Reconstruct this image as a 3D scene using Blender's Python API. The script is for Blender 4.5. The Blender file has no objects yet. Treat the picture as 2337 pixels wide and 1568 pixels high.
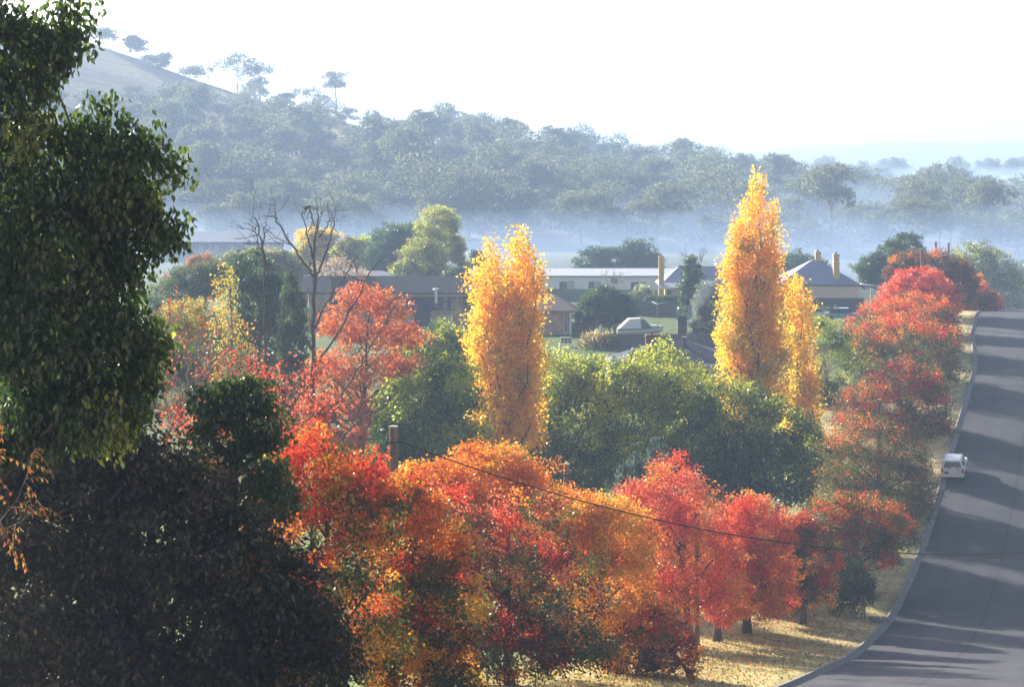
import bpy, math
import numpy as np
from math import radians as R
sc = bpy.context.scene
COL = sc.collection
F, CX, HY = 5518.0, 1168.5, 342.0          # focal length in photo pixels, eye level row
def P(px, py, d):                           # point seen at (px,py) standing d metres away
    return np.array([(px-CX)/F*d, d, -(py-HY)/F*d])
def V(*a): return np.array(a, float)
def unit(v): return v/np.maximum(np.linalg.norm(v, axis=-1, keepdims=True), 1e-9)
def sstep(a, b, x):
    t = np.clip((x-a)/(b-a), 0, 1); return t*t*(3-2*t)

# ------------------------------------------------------------------ materials
def newmat(name):
    m = bpy.data.materials.new(name); m.use_nodes = True
    nt = m.node_tree; nt.nodes.clear()
    out = nt.nodes.new('ShaderNodeOutputMaterial')
    return m, nt, out
def N(nt, t, **kw):
    n = nt.nodes.new(t)
    for k, v in kw.items():
        if k in n.inputs.keys(): n.inputs[k].default_value = v
        else: setattr(n, k, v)
    return n
def leafmat(name, trans=.5, gloss=.05, rough=.4, boost=1.25):
    m, nt, out = newmat(name)
    at = N(nt, 'ShaderNodeAttribute', attribute_name='tint')
    d = N(nt, 'ShaderNodeBsdfDiffuse'); t = N(nt, 'ShaderNodeBsdfTranslucent')
    mul = N(nt, 'ShaderNodeMix', data_type='RGBA', blend_type='MULTIPLY')
    mul.inputs[0].default_value = 1.0
    mul.inputs[7].default_value = (boost, boost, boost*.9, 1)
    g = N(nt, 'ShaderNodeBsdfGlossy', Roughness=rough)
    mx = N(nt, 'ShaderNodeMixShader'); mx.inputs[0].default_value = trans
    m2 = N(nt, 'ShaderNodeMixShader'); m2.inputs[0].default_value = gloss
    L = nt.links.new
    L(at.outputs['Color'], d.inputs['Color']); L(at.outputs['Color'], mul.inputs[6])
    L(mul.outputs[2], t.inputs['Color'])
    L(d.outputs[0], mx.inputs[1]); L(t.outputs[0], mx.inputs[2])
    L(mx.outputs[0], m2.inputs[1]); L(g.outputs[0], m2.inputs[2])
    L(m2.outputs[0], out.inputs['Surface'])
    return m
def noisemat(name, c1, c2, scale=4, rough=.85, bump=.0, detail=6, metal=0, spec=.3, stretch=(1,1,1), c3=None, s3=.6):
    m, nt, out = newmat(name); L = nt.links.new
    tc = N(nt, 'ShaderNodeTexCoord'); mp = N(nt, 'ShaderNodeMapping'); mp.inputs['Scale'].default_value = stretch
    L(tc.outputs['Object'], mp.inputs[0])
    nz = N(nt, 'ShaderNodeTexNoise', Scale=scale, Detail=detail, Roughness=.6); L(mp.outputs[0], nz.inputs['Vector'])
    cr = N(nt, 'ShaderNodeValToRGB'); cr.color_ramp.elements[0].position = .32; cr.color_ramp.elements[1].position = .68
    cr.color_ramp.elements[0].color = (*c1, 1); cr.color_ramp.elements[1].color = (*c2, 1)
    L(nz.outputs[0], cr.inputs[0])
    col = cr.outputs[0]
    if c3:
        n3 = N(nt, 'ShaderNodeTexNoise', Scale=s3, Detail=4.); L(mp.outputs[0], n3.inputs['Vector'])
        r3 = N(nt, 'ShaderNodeValToRGB'); r3.color_ramp.elements[0].position = .48; r3.color_ramp.elements[1].position = .66
        L(n3.outputs[0], r3.inputs[0])
        mx = N(nt, 'ShaderNodeMix', data_type='RGBA'); L(r3.outputs[0], mx.inputs[0]); L(col, mx.inputs[6]); mx.inputs[7].default_value = (*c3, 1)
        col = mx.outputs[2]
    b = N(nt, 'ShaderNodeBsdfPrincipled', Roughness=rough, Metallic=metal)
    b.inputs['Specular IOR Level'].default_value = spec
    L(col, b.inputs['Base Color'])
    if bump:
        bp = N(nt, 'ShaderNodeBump', Strength=bump, Distance=.05); L(nz.outputs[0], bp.inputs['Height']); L(bp.outputs[0], b.inputs['Normal'])
    L(b.outputs[0], out.inputs['Surface'])
    return m
def stripemat(name, c1, c2, axis='X', scale=3., rough=.6, metal=0., spec=.4):
    m, nt, out = newmat(name); L = nt.links.new
    tc = N(nt, 'ShaderNodeTexCoord')
    w = N(nt, 'ShaderNodeTexWave', Scale=scale, Distortion=.25); w.bands_direction = axis
    w.inputs['Detail Scale'].default_value = 2.
    L(tc.outputs['Object'], w.inputs['Vector'])
    nz = N(nt, 'ShaderNodeTexNoise', Scale=.9, Detail=5.); L(tc.outputs['Object'], nz.inputs['Vector'])
    cr = N(nt, 'ShaderNodeValToRGB'); cr.color_ramp.elements[0].color = (*c1, 1); cr.color_ramp.elements[1].color = (*c2, 1)
    ad = N(nt, 'ShaderNodeMath', operation='MULTIPLY_ADD'); ad.inputs[1].default_value = .6
    L(w.outputs[0], ad.inputs[0])
    h = N(nt, 'ShaderNodeMath', operation='MULTIPLY'); h.inputs[1].default_value = .45; L(nz.outputs[0], h.inputs[0]); L(h.outputs[0], ad.inputs[2])
    L(ad.outputs[0], cr.inputs[0])
    b = N(nt, 'ShaderNodeBsdfPrincipled', Roughness=rough, Metallic=metal); b.inputs['Specular IOR Level'].default_value = spec
    L(cr.outputs[0], b.inputs['Base Color'])
    bp = N(nt, 'ShaderNodeBump', Strength=.5, Distance=.04); L(w.outputs[0], bp.inputs['Height']); L(bp.outputs[0], b.inputs['Normal'])
    L(b.outputs[0], out.inputs['Surface'])
    return m
def brickmat(name, c1, c2, mortar, scale=5.):
    m, nt, out = newmat(name); L = nt.links.new
    tc = N(nt, 'ShaderNodeTexCoord'); sp = N(nt, 'ShaderNodeSeparateXYZ'); cb = N(nt, 'ShaderNodeCombineXYZ')
    ad = N(nt, 'ShaderNodeMath', operation='ADD')
    L(tc.outputs['Object'], sp.inputs[0]); L(sp.outputs[0], ad.inputs[0]); L(sp.outputs[1], ad.inputs[1])
    L(ad.outputs[0], cb.inputs[0]); L(sp.outputs[2], cb.inputs[1])
    br = N(nt, 'ShaderNodeTexBrick', Scale=scale); L(cb.outputs[0], br.inputs['Vector'])
    br.inputs['Color1'].default_value = (*c1, 1); br.inputs['Color2'].default_value = (*c2, 1); br.inputs['Mortar'].default_value = (*mortar, 1)
    br.inputs['Mortar Size'].default_value = .015
    nz = N(nt, 'ShaderNodeTexNoise', Scale=1.3, Detail=5.); L(tc.outputs['Object'], nz.inputs['Vector'])
    mx = N(nt, 'ShaderNodeMix', data_type='RGBA', blend_type='OVERLAY'); mx.inputs[0].default_value = .5
    L(br.outputs[0], mx.inputs[6]); L(nz.outputs[0], mx.inputs[7])
    b = N(nt, 'ShaderNodeBsdfPrincipled', Roughness=.9); b.inputs['Specular IOR Level'].default_value = .2
    L(mx.outputs[2], b.inputs['Base Color']); L(b.outputs[0], out.inputs['Surface'])
    return m
def tintmat(name, scale=1.2, rough=.95):       # ground: own colour in the mesh, broken up by noise
    m, nt, out = newmat(name); L = nt.links.new
    at = N(nt, 'ShaderNodeAttribute', attribute_name='tint'); tc = N(nt, 'ShaderNodeTexCoord')
    n1 = N(nt, 'ShaderNodeTexNoise', Scale=scale, Detail=8., Roughness=.7); n2 = N(nt, 'ShaderNodeTexNoise', Scale=scale*.09, Detail=5.)
    L(tc.outputs['Object'], n1.inputs['Vector']); L(tc.outputs['Object'], n2.inputs['Vector'])
    r1 = N(nt, 'ShaderNodeMapRange'); r1.inputs[1].default_value = .3; r1.inputs[2].default_value = .7; r1.inputs[3].default_value = .55; r1.inputs[4].default_value = 1.4
    L(n1.outputs[0], r1.inputs[0])
    m1 = N(nt, 'ShaderNodeMix', data_type='RGBA', blend_type='MULTIPLY'); m1.inputs[0].default_value = 1
    L(at.outputs['Color'], m1.inputs[6]); L(r1.outputs[0], m1.inputs[7])
    r2 = N(nt, 'ShaderNodeMapRange'); r2.inputs[1].default_value = .4; r2.inputs[2].default_value = .65; r2.inputs[3].default_value = 0; r2.inputs[4].default_value = .55
    L(n2.outputs[0], r2.inputs[0])
    m2 = N(nt, 'ShaderNodeMix', data_type='RGBA', blend_type='MULTIPLY'); L(r2.outputs[0], m2.inputs[0])
    L(m1.outputs[2], m2.inputs[6]); m2.inputs[7].default_value = (.72, .95, .6, 1)
    b = N(nt, 'ShaderNodeBsdfPrincipled', Roughness=rough); b.inputs['Specular IOR Level'].default_value = .15
    L(m2.outputs[2], b.inputs['Base Color'])
    bp = N(nt, 'ShaderNodeBump', Strength=.6, Distance=.12); L(n1.outputs[0], bp.inputs['Height']); L(bp.outputs[0], b.inputs['Normal'])
    L(b.outputs[0], out.inputs['Surface'])
    return m
def plain(name, c, rough=.5, metal=0., spec=.5, coat=0.):
    m, nt, out = newmat(name); L = nt.links.new
    tc = N(nt, 'ShaderNodeTexCoord'); nz = N(nt, 'ShaderNodeTexNoise', Scale=6., Detail=4.); L(tc.outputs['Object'], nz.inputs['Vector'])
    mr = N(nt, 'ShaderNodeMapRange'); mr.inputs[3].default_value = .85; mr.inputs[4].default_value = 1.12; L(nz.outputs[0], mr.inputs[0])
    mx = N(nt, 'ShaderNodeMix', data_type='RGBA', blend_type='MULTIPLY'); mx.inputs[0].default_value = 1; mx.inputs[6].default_value = (*c, 1); L(mr.outputs[0], mx.inputs[7])
    b = N(nt, 'ShaderNodeBsdfPrincipled', Roughness=rough, Metallic=metal); b.inputs['Specular IOR Level'].default_value = spec
    b.inputs['Coat Weight'].default_value = coat
    L(mx.outputs[2], b.inputs['Base Color']); L(b.outputs[0], out.inputs['Surface'])
    return m
def roadmat():
    m, nt, out = newmat('asphalt'); L = nt.links.new
    tc = N(nt, 'ShaderNodeTexCoord'); at = N(nt, 'ShaderNodeAttribute', attribute_name='across')
    n1 = N(nt, 'ShaderNodeTexNoise', Scale=5., Detail=8., Roughness=.75); L(tc.outputs['Object'], n1.inputs['Vector'])
    n2 = N(nt, 'ShaderNodeTexNoise', Scale=.16, Detail=4.); L(tc.outputs['Object'], n2.inputs['Vector'])
    rmp = N(nt, 'ShaderNodeValToRGB'); e = rmp.color_ramp.elements      # worn wheel paths, oily lane middle, tarred joints
    stops = [(0,.8),(.06,.95),(.12,1.12),(.2,.92),(.29,1.15),(.38,1.),(.465,.95),(.47,.55),(.476,.55),(.482,1.),(.56,1.12),(.66,.9),(.75,1.14),(.86,.95),(1,.8)]
    e[0].position, e[1].position = 0, 1; e[0].color = (.8,.8,.8,1); e[1].color = (.8,.8,.8,1)
    for p, c in stops[1:-1]: q = e.new(p); q.color = (c, c, c, 1)
    L(at.outputs['Fac'], rmp.inputs[0])
    cr = N(nt, 'ShaderNodeValToRGB'); cr.color_ramp.elements[0].position = .3; cr.color_ramp.elements[1].position = .7
    cr.color_ramp.elements[0].color = (.035,.038,.052,1); cr.color_ramp.elements[1].color = (.068,.069,.082,1); L(n1.outputs[0], cr.inputs[0])
    r2 = N(nt, 'ShaderNodeValToRGB'); r2.color_ramp.elements[0].position = .5; r2.color_ramp.elements[1].position = .56
    r2.color_ramp.elements[0].color = (1,1,1,1); r2.color_ramp.elements[1].color = (.82,.82,.84,1); L(n2.outputs[0], r2.inputs[0])
    a = N(nt, 'ShaderNodeMix', data_type='RGBA', blend_type='MULTIPLY'); a.inputs[0].default_value = 1; L(cr.outputs[0], a.inputs[6]); L(rmp.outputs[0], a.inputs[7])
    c = N(nt, 'ShaderNodeMix', data_type='RGBA', blend_type='MULTIPLY'); c.inputs[0].default_value = 1; L(a.outputs[2], c.inputs[6]); L(r2.outputs[0], c.inputs[7])
    b = N(nt, 'ShaderNodeBsdfPrincipled', Roughness=.75); b.inputs['Specular IOR Level'].default_value = .25; L(c.outputs[2], b.inputs['Base Color'])
    bp = N(nt, 'ShaderNodeBump', Strength=.35, Distance=.03); L(n1.outputs[0], bp.inputs['Height']); L(bp.outputs[0], b.inputs['Normal'])
    L(b.outputs[0], out.inputs['Surface']); return m
M = dict(
  leaf=leafmat('autumn_leaf', .48, .022, .3, 1.35), poplar=leafmat('poplar_leaf', .62, .035, .3, 1.42), green=leafmat('green_leaf', .5, .04, .32, 1.5), shade=leafmat('broad_leaf', .45, .06, .32, 1.9),
  gum=leafmat('gum_leaf', .45, .03, .5, 1.4),
  bark=noisemat('bark', (.045,.033,.026), (.12,.095,.075), 9, .95, .6, stretch=(1,1,.25)),
  pale_bark=noisemat('pale_bark', (.16,.13,.11), (.34,.30,.27), 7, .9, .4, stretch=(1,1,.3)),
  pole=noisemat('weathered_pole', (.10,.075,.06), (.24,.19,.16), 12, .9, .5, stretch=(1,1,.06)),
  iron=plain('dark_iron', (.03,.03,.035), .5), wire=plain('cable_black', (.02,.02,.022), .6),
  road=roadmat(),
  kerb=noisemat('kerb_concrete', (.18,.175,.17), (.29,.28,.27), 2.2, .9, .2),
  ground=tintmat('turf'), hill=tintmat('hill_grass', .35),
  brick=brickmat('brown_brick', (.17,.09,.055), (.23,.13,.08), (.25,.21,.18)), brick_tan=brickmat('tan_brick', (.46,.28,.17), (.54,.34,.21), (.36,.3,.25)),
  brick_salmon=brickmat('salmon_brick', (.42,.24,.17), (.5,.3,.2), (.4,.33,.28)), brick_red=brickmat('dark_red_brick', (.16,.06,.045), (.2,.08,.06), (.18,.14,.12), 7.),
  tile=stripemat('dark_roof_tile', (.018,.021,.034), (.04,.045,.065), 'Y', 4.5, .9, 0., .1), tile_brown=stripemat('brown_roof_tile', (.10,.065,.05), (.24,.18,.15), 'Y', 2.6, .6),
  iron_roof=stripemat('blue_grey_iron', (.16,.20,.34), (.25,.30,.46), 'X', 3.2, .45, 0., .6), iron_white=stripemat('white_iron', (.62,.66,.74), (.8,.82,.86), 'X', 3., .4, 0., .6),
  iron_blue=stripemat('slate_iron', (.05,.055,.105), (.085,.09,.15), 'X', 3., .85, 0., .12), iron_green=stripemat('pale_green_iron', (.30,.38,.36), (.42,.50,.48), 'X', 2., .5),
  board=stripemat('white_board', (.88,.89,.89), (.95,.95,.95), 'Z', 2.6, .7), tan_wall=stripemat('tan_board', (.76,.59,.44), (.85,.68,.52), 'Z', 2.2, .8),
  cream=noisemat('cream_render', (.60,.44,.24), (.70,.52,.30), 2., .9), white_wall=noisemat('white_render', (.66,.66,.68), (.78,.78,.80), 1.4, .85),
  chim=noisemat('yellow_chimney', (.58,.38,.13), (.70,.48,.19), 3., .9), trim=plain('trim_white', (.75,.75,.74), .5), dark_trim=plain('dark_trim', (.06,.055,.05), .6),
  glass=plain('window_glass', (.05,.065,.08), .08, 0, .7), blind=plain('blind', (.45,.44,.42), .8),
  fence_grey=stripemat('grey_paling', (.10,.095,.10), (.19,.18,.18), 'X', 2.4, .9), fence_green=stripemat('green_sheet_fence', (.13,.19,.16), (.18,.25,.21), 'X', 1.8, .7),
  fence_navy=stripemat('dark_sheet_fence', (.055,.06,.085), (.085,.09,.12), 'X', 2., .7),
  paint=plain('white_car_paint', (.78,.79,.80), .25, 0, .5, 1.), rubber=plain('rubber', (.02,.02,.02), .85), chrome=plain('metal_rim', (.45,.46,.47), .35, .8),
  red=plain('tail_lamp', (.45,.03,.02), .2), plate=plain('number_plate', (.04,.05,.06), .5), canvas=plain('white_canvas', (.78,.78,.79), .8), gel=plain('boat_hull', (.72,.70,.66), .3, 0, .5, .5),
  blue_paint=plain('pale_blue_paint', (.20,.38,.55), .3, 0, .5, .6), wood=noisemat('grey_timber', (.13,.11,.09), (.24,.21,.18), 9, .9, .2, stretch=(1,1,.15)),
)

# ------------------------------------------------------------------ mesh helpers
class MB:
    def __init__(s): s.v = []; s.f = []
    def add(s, vs, fs):
        o = len(s.v); s.v += [tuple(float(c) for c in p) for p in vs]; s.f += [tuple(i+o for i in f) for f in fs]; return s
    def box(s, x0, x1, y0, y1, z0, z1, tx=0, ty=0):      # tx, ty: top inset
        return s.add([(x0,y0,z0),(x1,y0,z0),(x1,y1,z0),(x0,y1,z0),(x0+tx,y0+ty,z1),(x1-tx,y0+ty,z1),(x1-tx,y1-ty,z1),(x0+tx,y1-ty,z1)],
                     [(3,2,1,0),(4,5,6,7),(0,1,5,4),(1,2,6,5),(2,3,7,6),(3,0,4,7)])
    def prism(s, prof, y0, y1, axis='y'):                 # profile (a,z) swept along y (or x)
        n = len(prof)
        if axis == 'y': vs = [(a,y0,z) for a,z in prof]+[(a,y1,z) for a,z in prof]
        else: vs = [(y0,a,z) for a,z in prof]+[(y1,a,z) for a,z in prof]
        fs = [tuple(range(n))[::-1], tuple(range(n,2*n))]+[(i,(i+1)%n,n+(i+1)%n,n+i) for i in range(n)]
        return s.add(vs, fs)
    def tube(s, pts, rad, m=6, cap=True):
        pts = np.asarray(pts, float); k = len(pts)
        rad = np.broadcast_to(np.asarray(rad, float), (k,))
        t = unit(np.gradient(pts, axis=0)); a = np.cross(t, [0.31,.17,.93] if abs(t[0][2]) < .9 else [1,.1,.05]); a = unit(a); b = np.cross(t, a)
        an = np.arange(m)*2*math.pi/m
        ring = pts[:,None,:]+rad[:,None,None]*(np.cos(an)[None,:,None]*a[:,None,:]+np.sin(an)[None,:,None]*b[:,None,:])
        fs = []
        for i in range(k-1):
            for j in range(m): fs.append((i*m+j, i*m+(j+1)%m, (i+1)*m+(j+1)%m, (i+1)*m+j))
        if cap: fs += [tuple(range(m))[::-1], tuple(range((k-1)*m, k*m))]
        return s.add(ring.reshape(-1,3), fs)
    def disc(s, c, r, y0, y1, m=16, ax='y', r2=None):    # short cylinder along an axis
        r2 = r if r2 is None else r2
        p = []
        for yy, rr in ((y0,r),(y1,r2)):
            for i in range(m):
                u, w = rr*math.cos(2*math.pi*i/m), rr*math.sin(2*math.pi*i/m)
                p.append((c[0]+u,c[1]+yy,c[2]+w) if ax == 'y' else ((c[0]+yy,c[1]+u,c[2]+w) if ax == 'x' else (c[0]+u,c[1]+w,c[2]+yy)))
        return s.add(p, [tuple(range(m))[::-1], tuple(range(m,2*m))]+[(i,(i+1)%m,m+(i+1)%m,m+i) for i in range(m)])
    def hip(s, x0, x1, y0, y1, z, rise, inset, th=.18):  # hipped roof, ridge along x, closed underside
        ym = (y0+y1)/2
        vs = [(x0,y0,z),(x1,y0,z),(x1,y1,z),(x0,y1,z),(x0,y0,z-th),(x1,y0,z-th),(x1,y1,z-th),(x0,y1,z-th),(x0+inset,ym,z+rise),(x1-inset,ym,z+rise)]
        return s.add(vs, [(0,1,9,8),(1,2,9),(2,3,8,9),(3,0,8),(7,6,5,4),(0,4,5,1),(1,5,6,2),(2,6,7,3),(3,7,4,0)])
    def gable(s, x0, x1, y0, y1, z, rise, th=.2):
        ym = (y0+y1)/2
        vs = [(x,y,zz) for x in (x0,x1) for y,zz in ((y0,z),(ym,z+rise),(y1,z),(y1,z-th),(ym,z+rise-th),(y0,z-th))]
        return s.add(vs, [(0,6,7,1),(1,7,8,2),(5,4,10,11),(4,3,9,10),(0,5,11,6),(2,8,9,3),(0,1,4,5),(1,2,3,4),(6,11,10,7),(7,10,9,8)])
    def build(s, name, mat, parent=None, loc=None, smooth=False, bevel=0):
        me = bpy.data.meshes.new(name); me.from_pydata(s.v, [], s.f); me.update()
        import bmesh
        bm = bmesh.new(); bm.from_mesh(me); bmesh.ops.recalc_face_normals(bm, faces=bm.faces)
        if bevel: bmesh.ops.bevel(bm, geom=bm.edges[:], offset=bevel, segments=2, affect='EDGES', clamp_overlap=True)
        bm.to_mesh(me); bm.free()
        if smooth: me.polygons.foreach_set('use_smooth', [True]*len(me.polygons))
        return link(name, me, mat, parent, loc)
def link(name, me, mat, parent=None, loc=None):
    o = bpy.data.objects.new(name, me); COL.objects.link(o)
    for m in (mat if isinstance(mat, (list, tuple)) else [mat]): me.materials.append(m)
    if parent is not None: o.parent = parent
    if loc is not None: o.location = loc
    return o
def tag(o, label, cat, group=None):
    o['label'] = label; o['category'] = cat
    if group: o['group'] = group
    return o
def thing(name, label, cat, loc, rz=0, group=None):
    o = bpy.data.objects.new(name, None); COL.objects.link(o); o.empty_display_size = .3
    o.location = tuple(float(c) for c in loc); o.rotation_euler = (0,0,rz)
    return tag(o, label, cat, group)
def npmesh(name, verts, faces, tint=None):               # faces: (n,k) equal polygons
    me = bpy.data.meshes.new(name); n, k = faces.shape
    me.vertices.add(len(verts)); me.vertices.foreach_set('co', np.ascontiguousarray(verts, dtype=np.float32).ravel())
    me.loops.add(n*k); me.loops.foreach_set('vertex_index', np.ascontiguousarray(faces, dtype=np.int32).ravel())
    me.polygons.add(n); me.polygons.foreach_set('loop_start', np.arange(0, n*k, k, dtype=np.int32))
    me.update(calc_edges=True)
    if tint is not None:
        a = me.attributes.new('tint', 'FLOAT_COLOR', 'POINT')
        a.data.foreach_set('color', np.concatenate([tint, np.ones((len(tint),1))], 1).astype(np.float32).ravel())
    return me

# ------------------------------------------------------------------ terrain
_k = np.array([(789,687,108),(854,657,132),(889,622,150),(916,565,168),(937,502,186),(953,443,205),(960,420,214),(970,384,230),(975,367,240),(974,351,250),(971,337,264),(976,314.5,290)], float)
_kx = (_k[:,0]-512)/2418*_k[:,2]; _kz = -(_k[:,1]-150)/2418*_k[:,2]
_ys = np.arange(-120, 1400, 1.0)
def _smooth(a, w):
    k = np.exp(-.5*(np.arange(-3*w, 3*w+1)/w)**2); k /= k.sum()
    return np.convolve(np.pad(a, 3*w, 'edge'), k, 'valid')
_XK = _smooth(np.interp(_ys, [-120, 0, 60]+list(_k[:,2])+[330, 420, 600], [-46, -16, -.2]+list(_kx)+[65, 82, 90]), 4)
_G = _smooth(np.interp(_ys, [-120, 0, 30, 60, 85]+list(_k[:,2])+[310, 340, 400, 600, 1400], [3, -3.2, -9.5, -15.6, -20.1]+list(_kz)+[-20.4, -23.5, -27, -29, -31]), 3)
_T = _smooth(np.interp(_ys, [-120, 0, 30, 60, 85, 108, 132, 150, 190, 212, 235, 258, 300, 400, 520, 650, 1400], [3, -3.2, -9.5, -15.6, -20.1, -24, -27.6, -29.3, -29.2, -26.4, -23.4, -22.15, -22.0, -22.3, -24, -26, -28]), 4)
def XK(y): return np.interp(y, _ys, _XK)
_RX = [-2000,-420,-212,-177,-152,-136,-121,-103,-78,-60,-43,-12,6,33,51,85,107,124,151,187,212,300,2000]
_RZ = [80,78,56,45,36.8,30.5,25.8,19.5,14,9,3,-2.5,-7,-9,-13,-16,-19,-22,-24,-26,-28,-30,-30]
def H(x, y):
    x = np.asarray(x, float); y = np.asarray(y, float)
    s = x-XK(y); g = np.interp(y, _ys, _G); t = np.interp(y, _ys, _T)
    w = sstep(-27, -9, s); z = t*(1-w)+g*w
    w2 = sstep(60, 200, s)*sstep(300, 420, y); z = z*(1-w2)+(-28)*w2
    z = z+.07*np.clip(-s, 0, 9)*(1-sstep(250, 300, y))
    u = x/np.maximum(y, 300)*1000
    rz = np.interp(u, _RX, _RZ)
    hz = -26-3*sstep(-100, 200, u)
    hz = hz+(rz-hz)*(.45*sstep(640, 992, y)+.55*np.clip((y-640)/352, 0, 1)**1.15)
    hz = hz+1.6*np.sin(x*.031+y*.011)*sstep(660, 760, y)*(1-sstep(900, 1000, y))
    back = sstep(1020, 1420, y); hz = hz*(1-back)+(-26)*back
    wy = sstep(560, 680, y); z = z*(1-wy)+hz*wy
    xx = x/np.maximum(y, 1)*5518+CX
    far = np.interp(xx, [-3000, 900, 1460, 1600, 1750, 1900, 2080, 2200, 2337, 3000, 6000], [-10, -8, -1, 2, 0, 4, 14, 17, 18, 22, 10])*y/4300
    far = far+4*np.sin(x*.013)+2.5*np.sin(x*.037+1)
    z = z+(far+26)*sstep(2600, 4300, y)*(1-.6*sstep(4400, 4950, y))
    return z
def gp(px, d):                                           # ground point under photo column px at depth d
    x = (px-CX)/F*d; return V(x, d, float(H(x, d)))
RW = 12.5
sn = [0, -.33]+list(-np.arange(1, 40, 1.5))+list(-np.arange(41, 150, 4))+list(-np.arange(160, 480, 12.))+list(-np.geomspace(500, 1560, 12))
sp = [RW, RW+.33]+list(RW+np.arange(1.5, 22, 2.5))+list(np.geomspace(38, 1370, 34))
S = np.array(sorted(set(sn+[3, 6, 9]+sp)))
YR = np.concatenate([np.arange(-70, 350, 2.), np.arange(350, 640, 8.), np.arange(640, 1100, 8.), np.arange(1100, 2600, 60.), np.arange(2600, 5001, 100.)])
gx = S[None,:]+XK(YR)[:,None]; gy = np.broadcast_to(YR[:,None], gx.shape); gz = H(gx, gy)
inroad = (S[None,:] > -.2) & (S[None,:] < RW+.2) & (gy < 420)
gz = np.where(inroad, gz-.16, gz)
rng0 = np.random.default_rng(5)
def ground_tint(x, y):
    s = x-XK(y); n = rng0.random(x.shape)
    verge = V(.60,.47,.24); lawn = V(.085,.125,.032); litter = V(.30,.16,.06); tan = V(.27,.21,.12); field = V(.12,.125,.07); town = V(.10,.12,.045)
    c = np.ones(x.shape+(3,))*verge
    def mixin(c, col, w): return c*(1-w[...,None])+col*w[...,None]
    c = mixin(c, litter, np.exp(-((s+6.0)/2.6)**2)*.4*(y < 300))
    c = mixin(c, V(.20,.22,.07), sstep(-9, -14, s)*(y < 420))
    c = mixin(c, lawn, sstep(225, 245, y)*sstep(-8, -14, s)*(y < 420))
    c = mixin(c, V(.07,.09,.045), sstep(380, 440, y)*(y < 660))
    c = mixin(c, field, sstep(500, 600, y)); c = mixin(c, tan, sstep(640, 760, y)); c = mixin(c, V(.46,.34,.21), sstep(.42, .6, .5+.5*np.sin(x*.05+y*.09+2*np.sin(x*.02)))*.8*sstep(800, 900, y)*(y < 1100)); c = mixin(c, V(.12,.13,.07), sstep(1100, 1400, y))
    return c*(.8+.4*n[...,None])
tint = ground_tint(gx, gy)
def sheet(name, r0, r1, mat):
    nr, ncol = r1-r0+1, len(S)
    v = np.stack([gx[r0:r1+1], gy[r0:r1+1], gz[r0:r1+1]], -1).reshape(-1, 3)
    i = (np.arange(nr-1)[:,None]*ncol+np.arange(ncol-1)[None,:]).ravel()
    f = np.stack([i, i+1, i+ncol+1, i+ncol], 1)
    me = npmesh(name, v, f, tint[r0:r1+1].reshape(-1, 3)); me.polygons.foreach_set('use_smooth', [True]*len(f))
    o = link(name, me, mat); o['kind'] = 'structure'; return o
rA, rB = int(np.searchsorted(YR, 640)), int(np.searchsorted(YR, 2600))
sheet('ground', 0, rA, M['ground']); sheet('hill', rA, rB, M['hill']); sheet('far_hills', rB, len(YR)-1, M['hill'])
# road, kerb and gutter follow the same rows
ry = np.arange(-60, 410, 2.)
def strip(name, prof, mat):
    k = len(prof); X0 = XK(ry); v = []
    for a, dz in prof:
        xx = X0+a; zz = H(X0, ry)+dz if a <= 0 else H(np.clip(xx, X0, X0+RW), ry)+dz
        v.append(np.stack([xx, ry, zz], -1))
    v = np.stack(v, 1).reshape(-1, 3); n = len(ry)
    i = (np.arange(n-1)[:,None]*k+np.arange(k-1)[None,:]).ravel()
    o = link(name, npmesh(name, v, np.stack([i, i+1, i+k+1, i+k], 1)), mat); o['kind'] = 'structure'
    o.data.attributes.new('across', 'FLOAT', 'POINT').data.foreach_set('value', np.tile(np.array([a for a, _ in prof], np.float32)/RW, n)); return o
strip('road', [(.34,-.005)]+[(x, .0+.09*math.sin(math.pi*x/RW)) for x in (1.5, 3, 4.5, 6.2, 8, 9.5, 11)]+[(RW-.1,-.01)], M['road'])
strip('kerb', [(-.16,-.12),(-.16,.15),(-.05,.15),(-.02,.13),(.0,-.012),(.34,.0),(.34,-.1)], M['kerb'])

# ------------------------------------------------------------------ plants
def rand_dir(rng, n):
    v = rng.normal(size=(n,3)); return unit(v)
def leaf_arrays(pos, ax, nr, L, W, shape, fold):
    sd = np.cross(nr, ax)
    if shape == 'quad':
        prm = [(0,0,0),(.45,.5,1),(1,0,0),(.45,-.5,1)]; fc = [[0,1,2,3]]
    else:
        prm = [(0,0,0),(.28,.5,1),(.62,.4,1),(1,0,-.3),(.62,-.4,1),(.28,-.5,1)]; fc = [[0,1,2,3],[0,3,4,5]]
    vs = [pos+ax*(a*L)[:,None]+sd*(b*W)[:,None]+nr*(c*fold*W)[:,None] for a,b,c in prm]
    v = np.stack(vs, 1); n, k = v.shape[:2]
    f = (np.arange(n)*k)[:,None,None]+np.array(fc)[None]
    return v.reshape(-1,3), f.reshape(-1,4), k
def field(rng, p, wl):                                   # smooth 0..1 field so neighbouring boughs turn together
    k = rng.normal(size=(5,3)); k = unit(k)*(2*math.pi/wl)*(.6+.8*rng.random((5,1))); ph = rng.random(5)*6.28
    a = np.sin(p@k.T+ph).sum(1); return (np.argsort(np.argsort(a))+.5)/len(a)
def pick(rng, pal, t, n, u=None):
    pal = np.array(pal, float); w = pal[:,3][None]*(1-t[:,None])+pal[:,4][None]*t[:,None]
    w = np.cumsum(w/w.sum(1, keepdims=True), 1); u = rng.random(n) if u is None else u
    return pal[np.minimum((u[:,None] > w).sum(1), len(pal)-1), :3]
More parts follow.
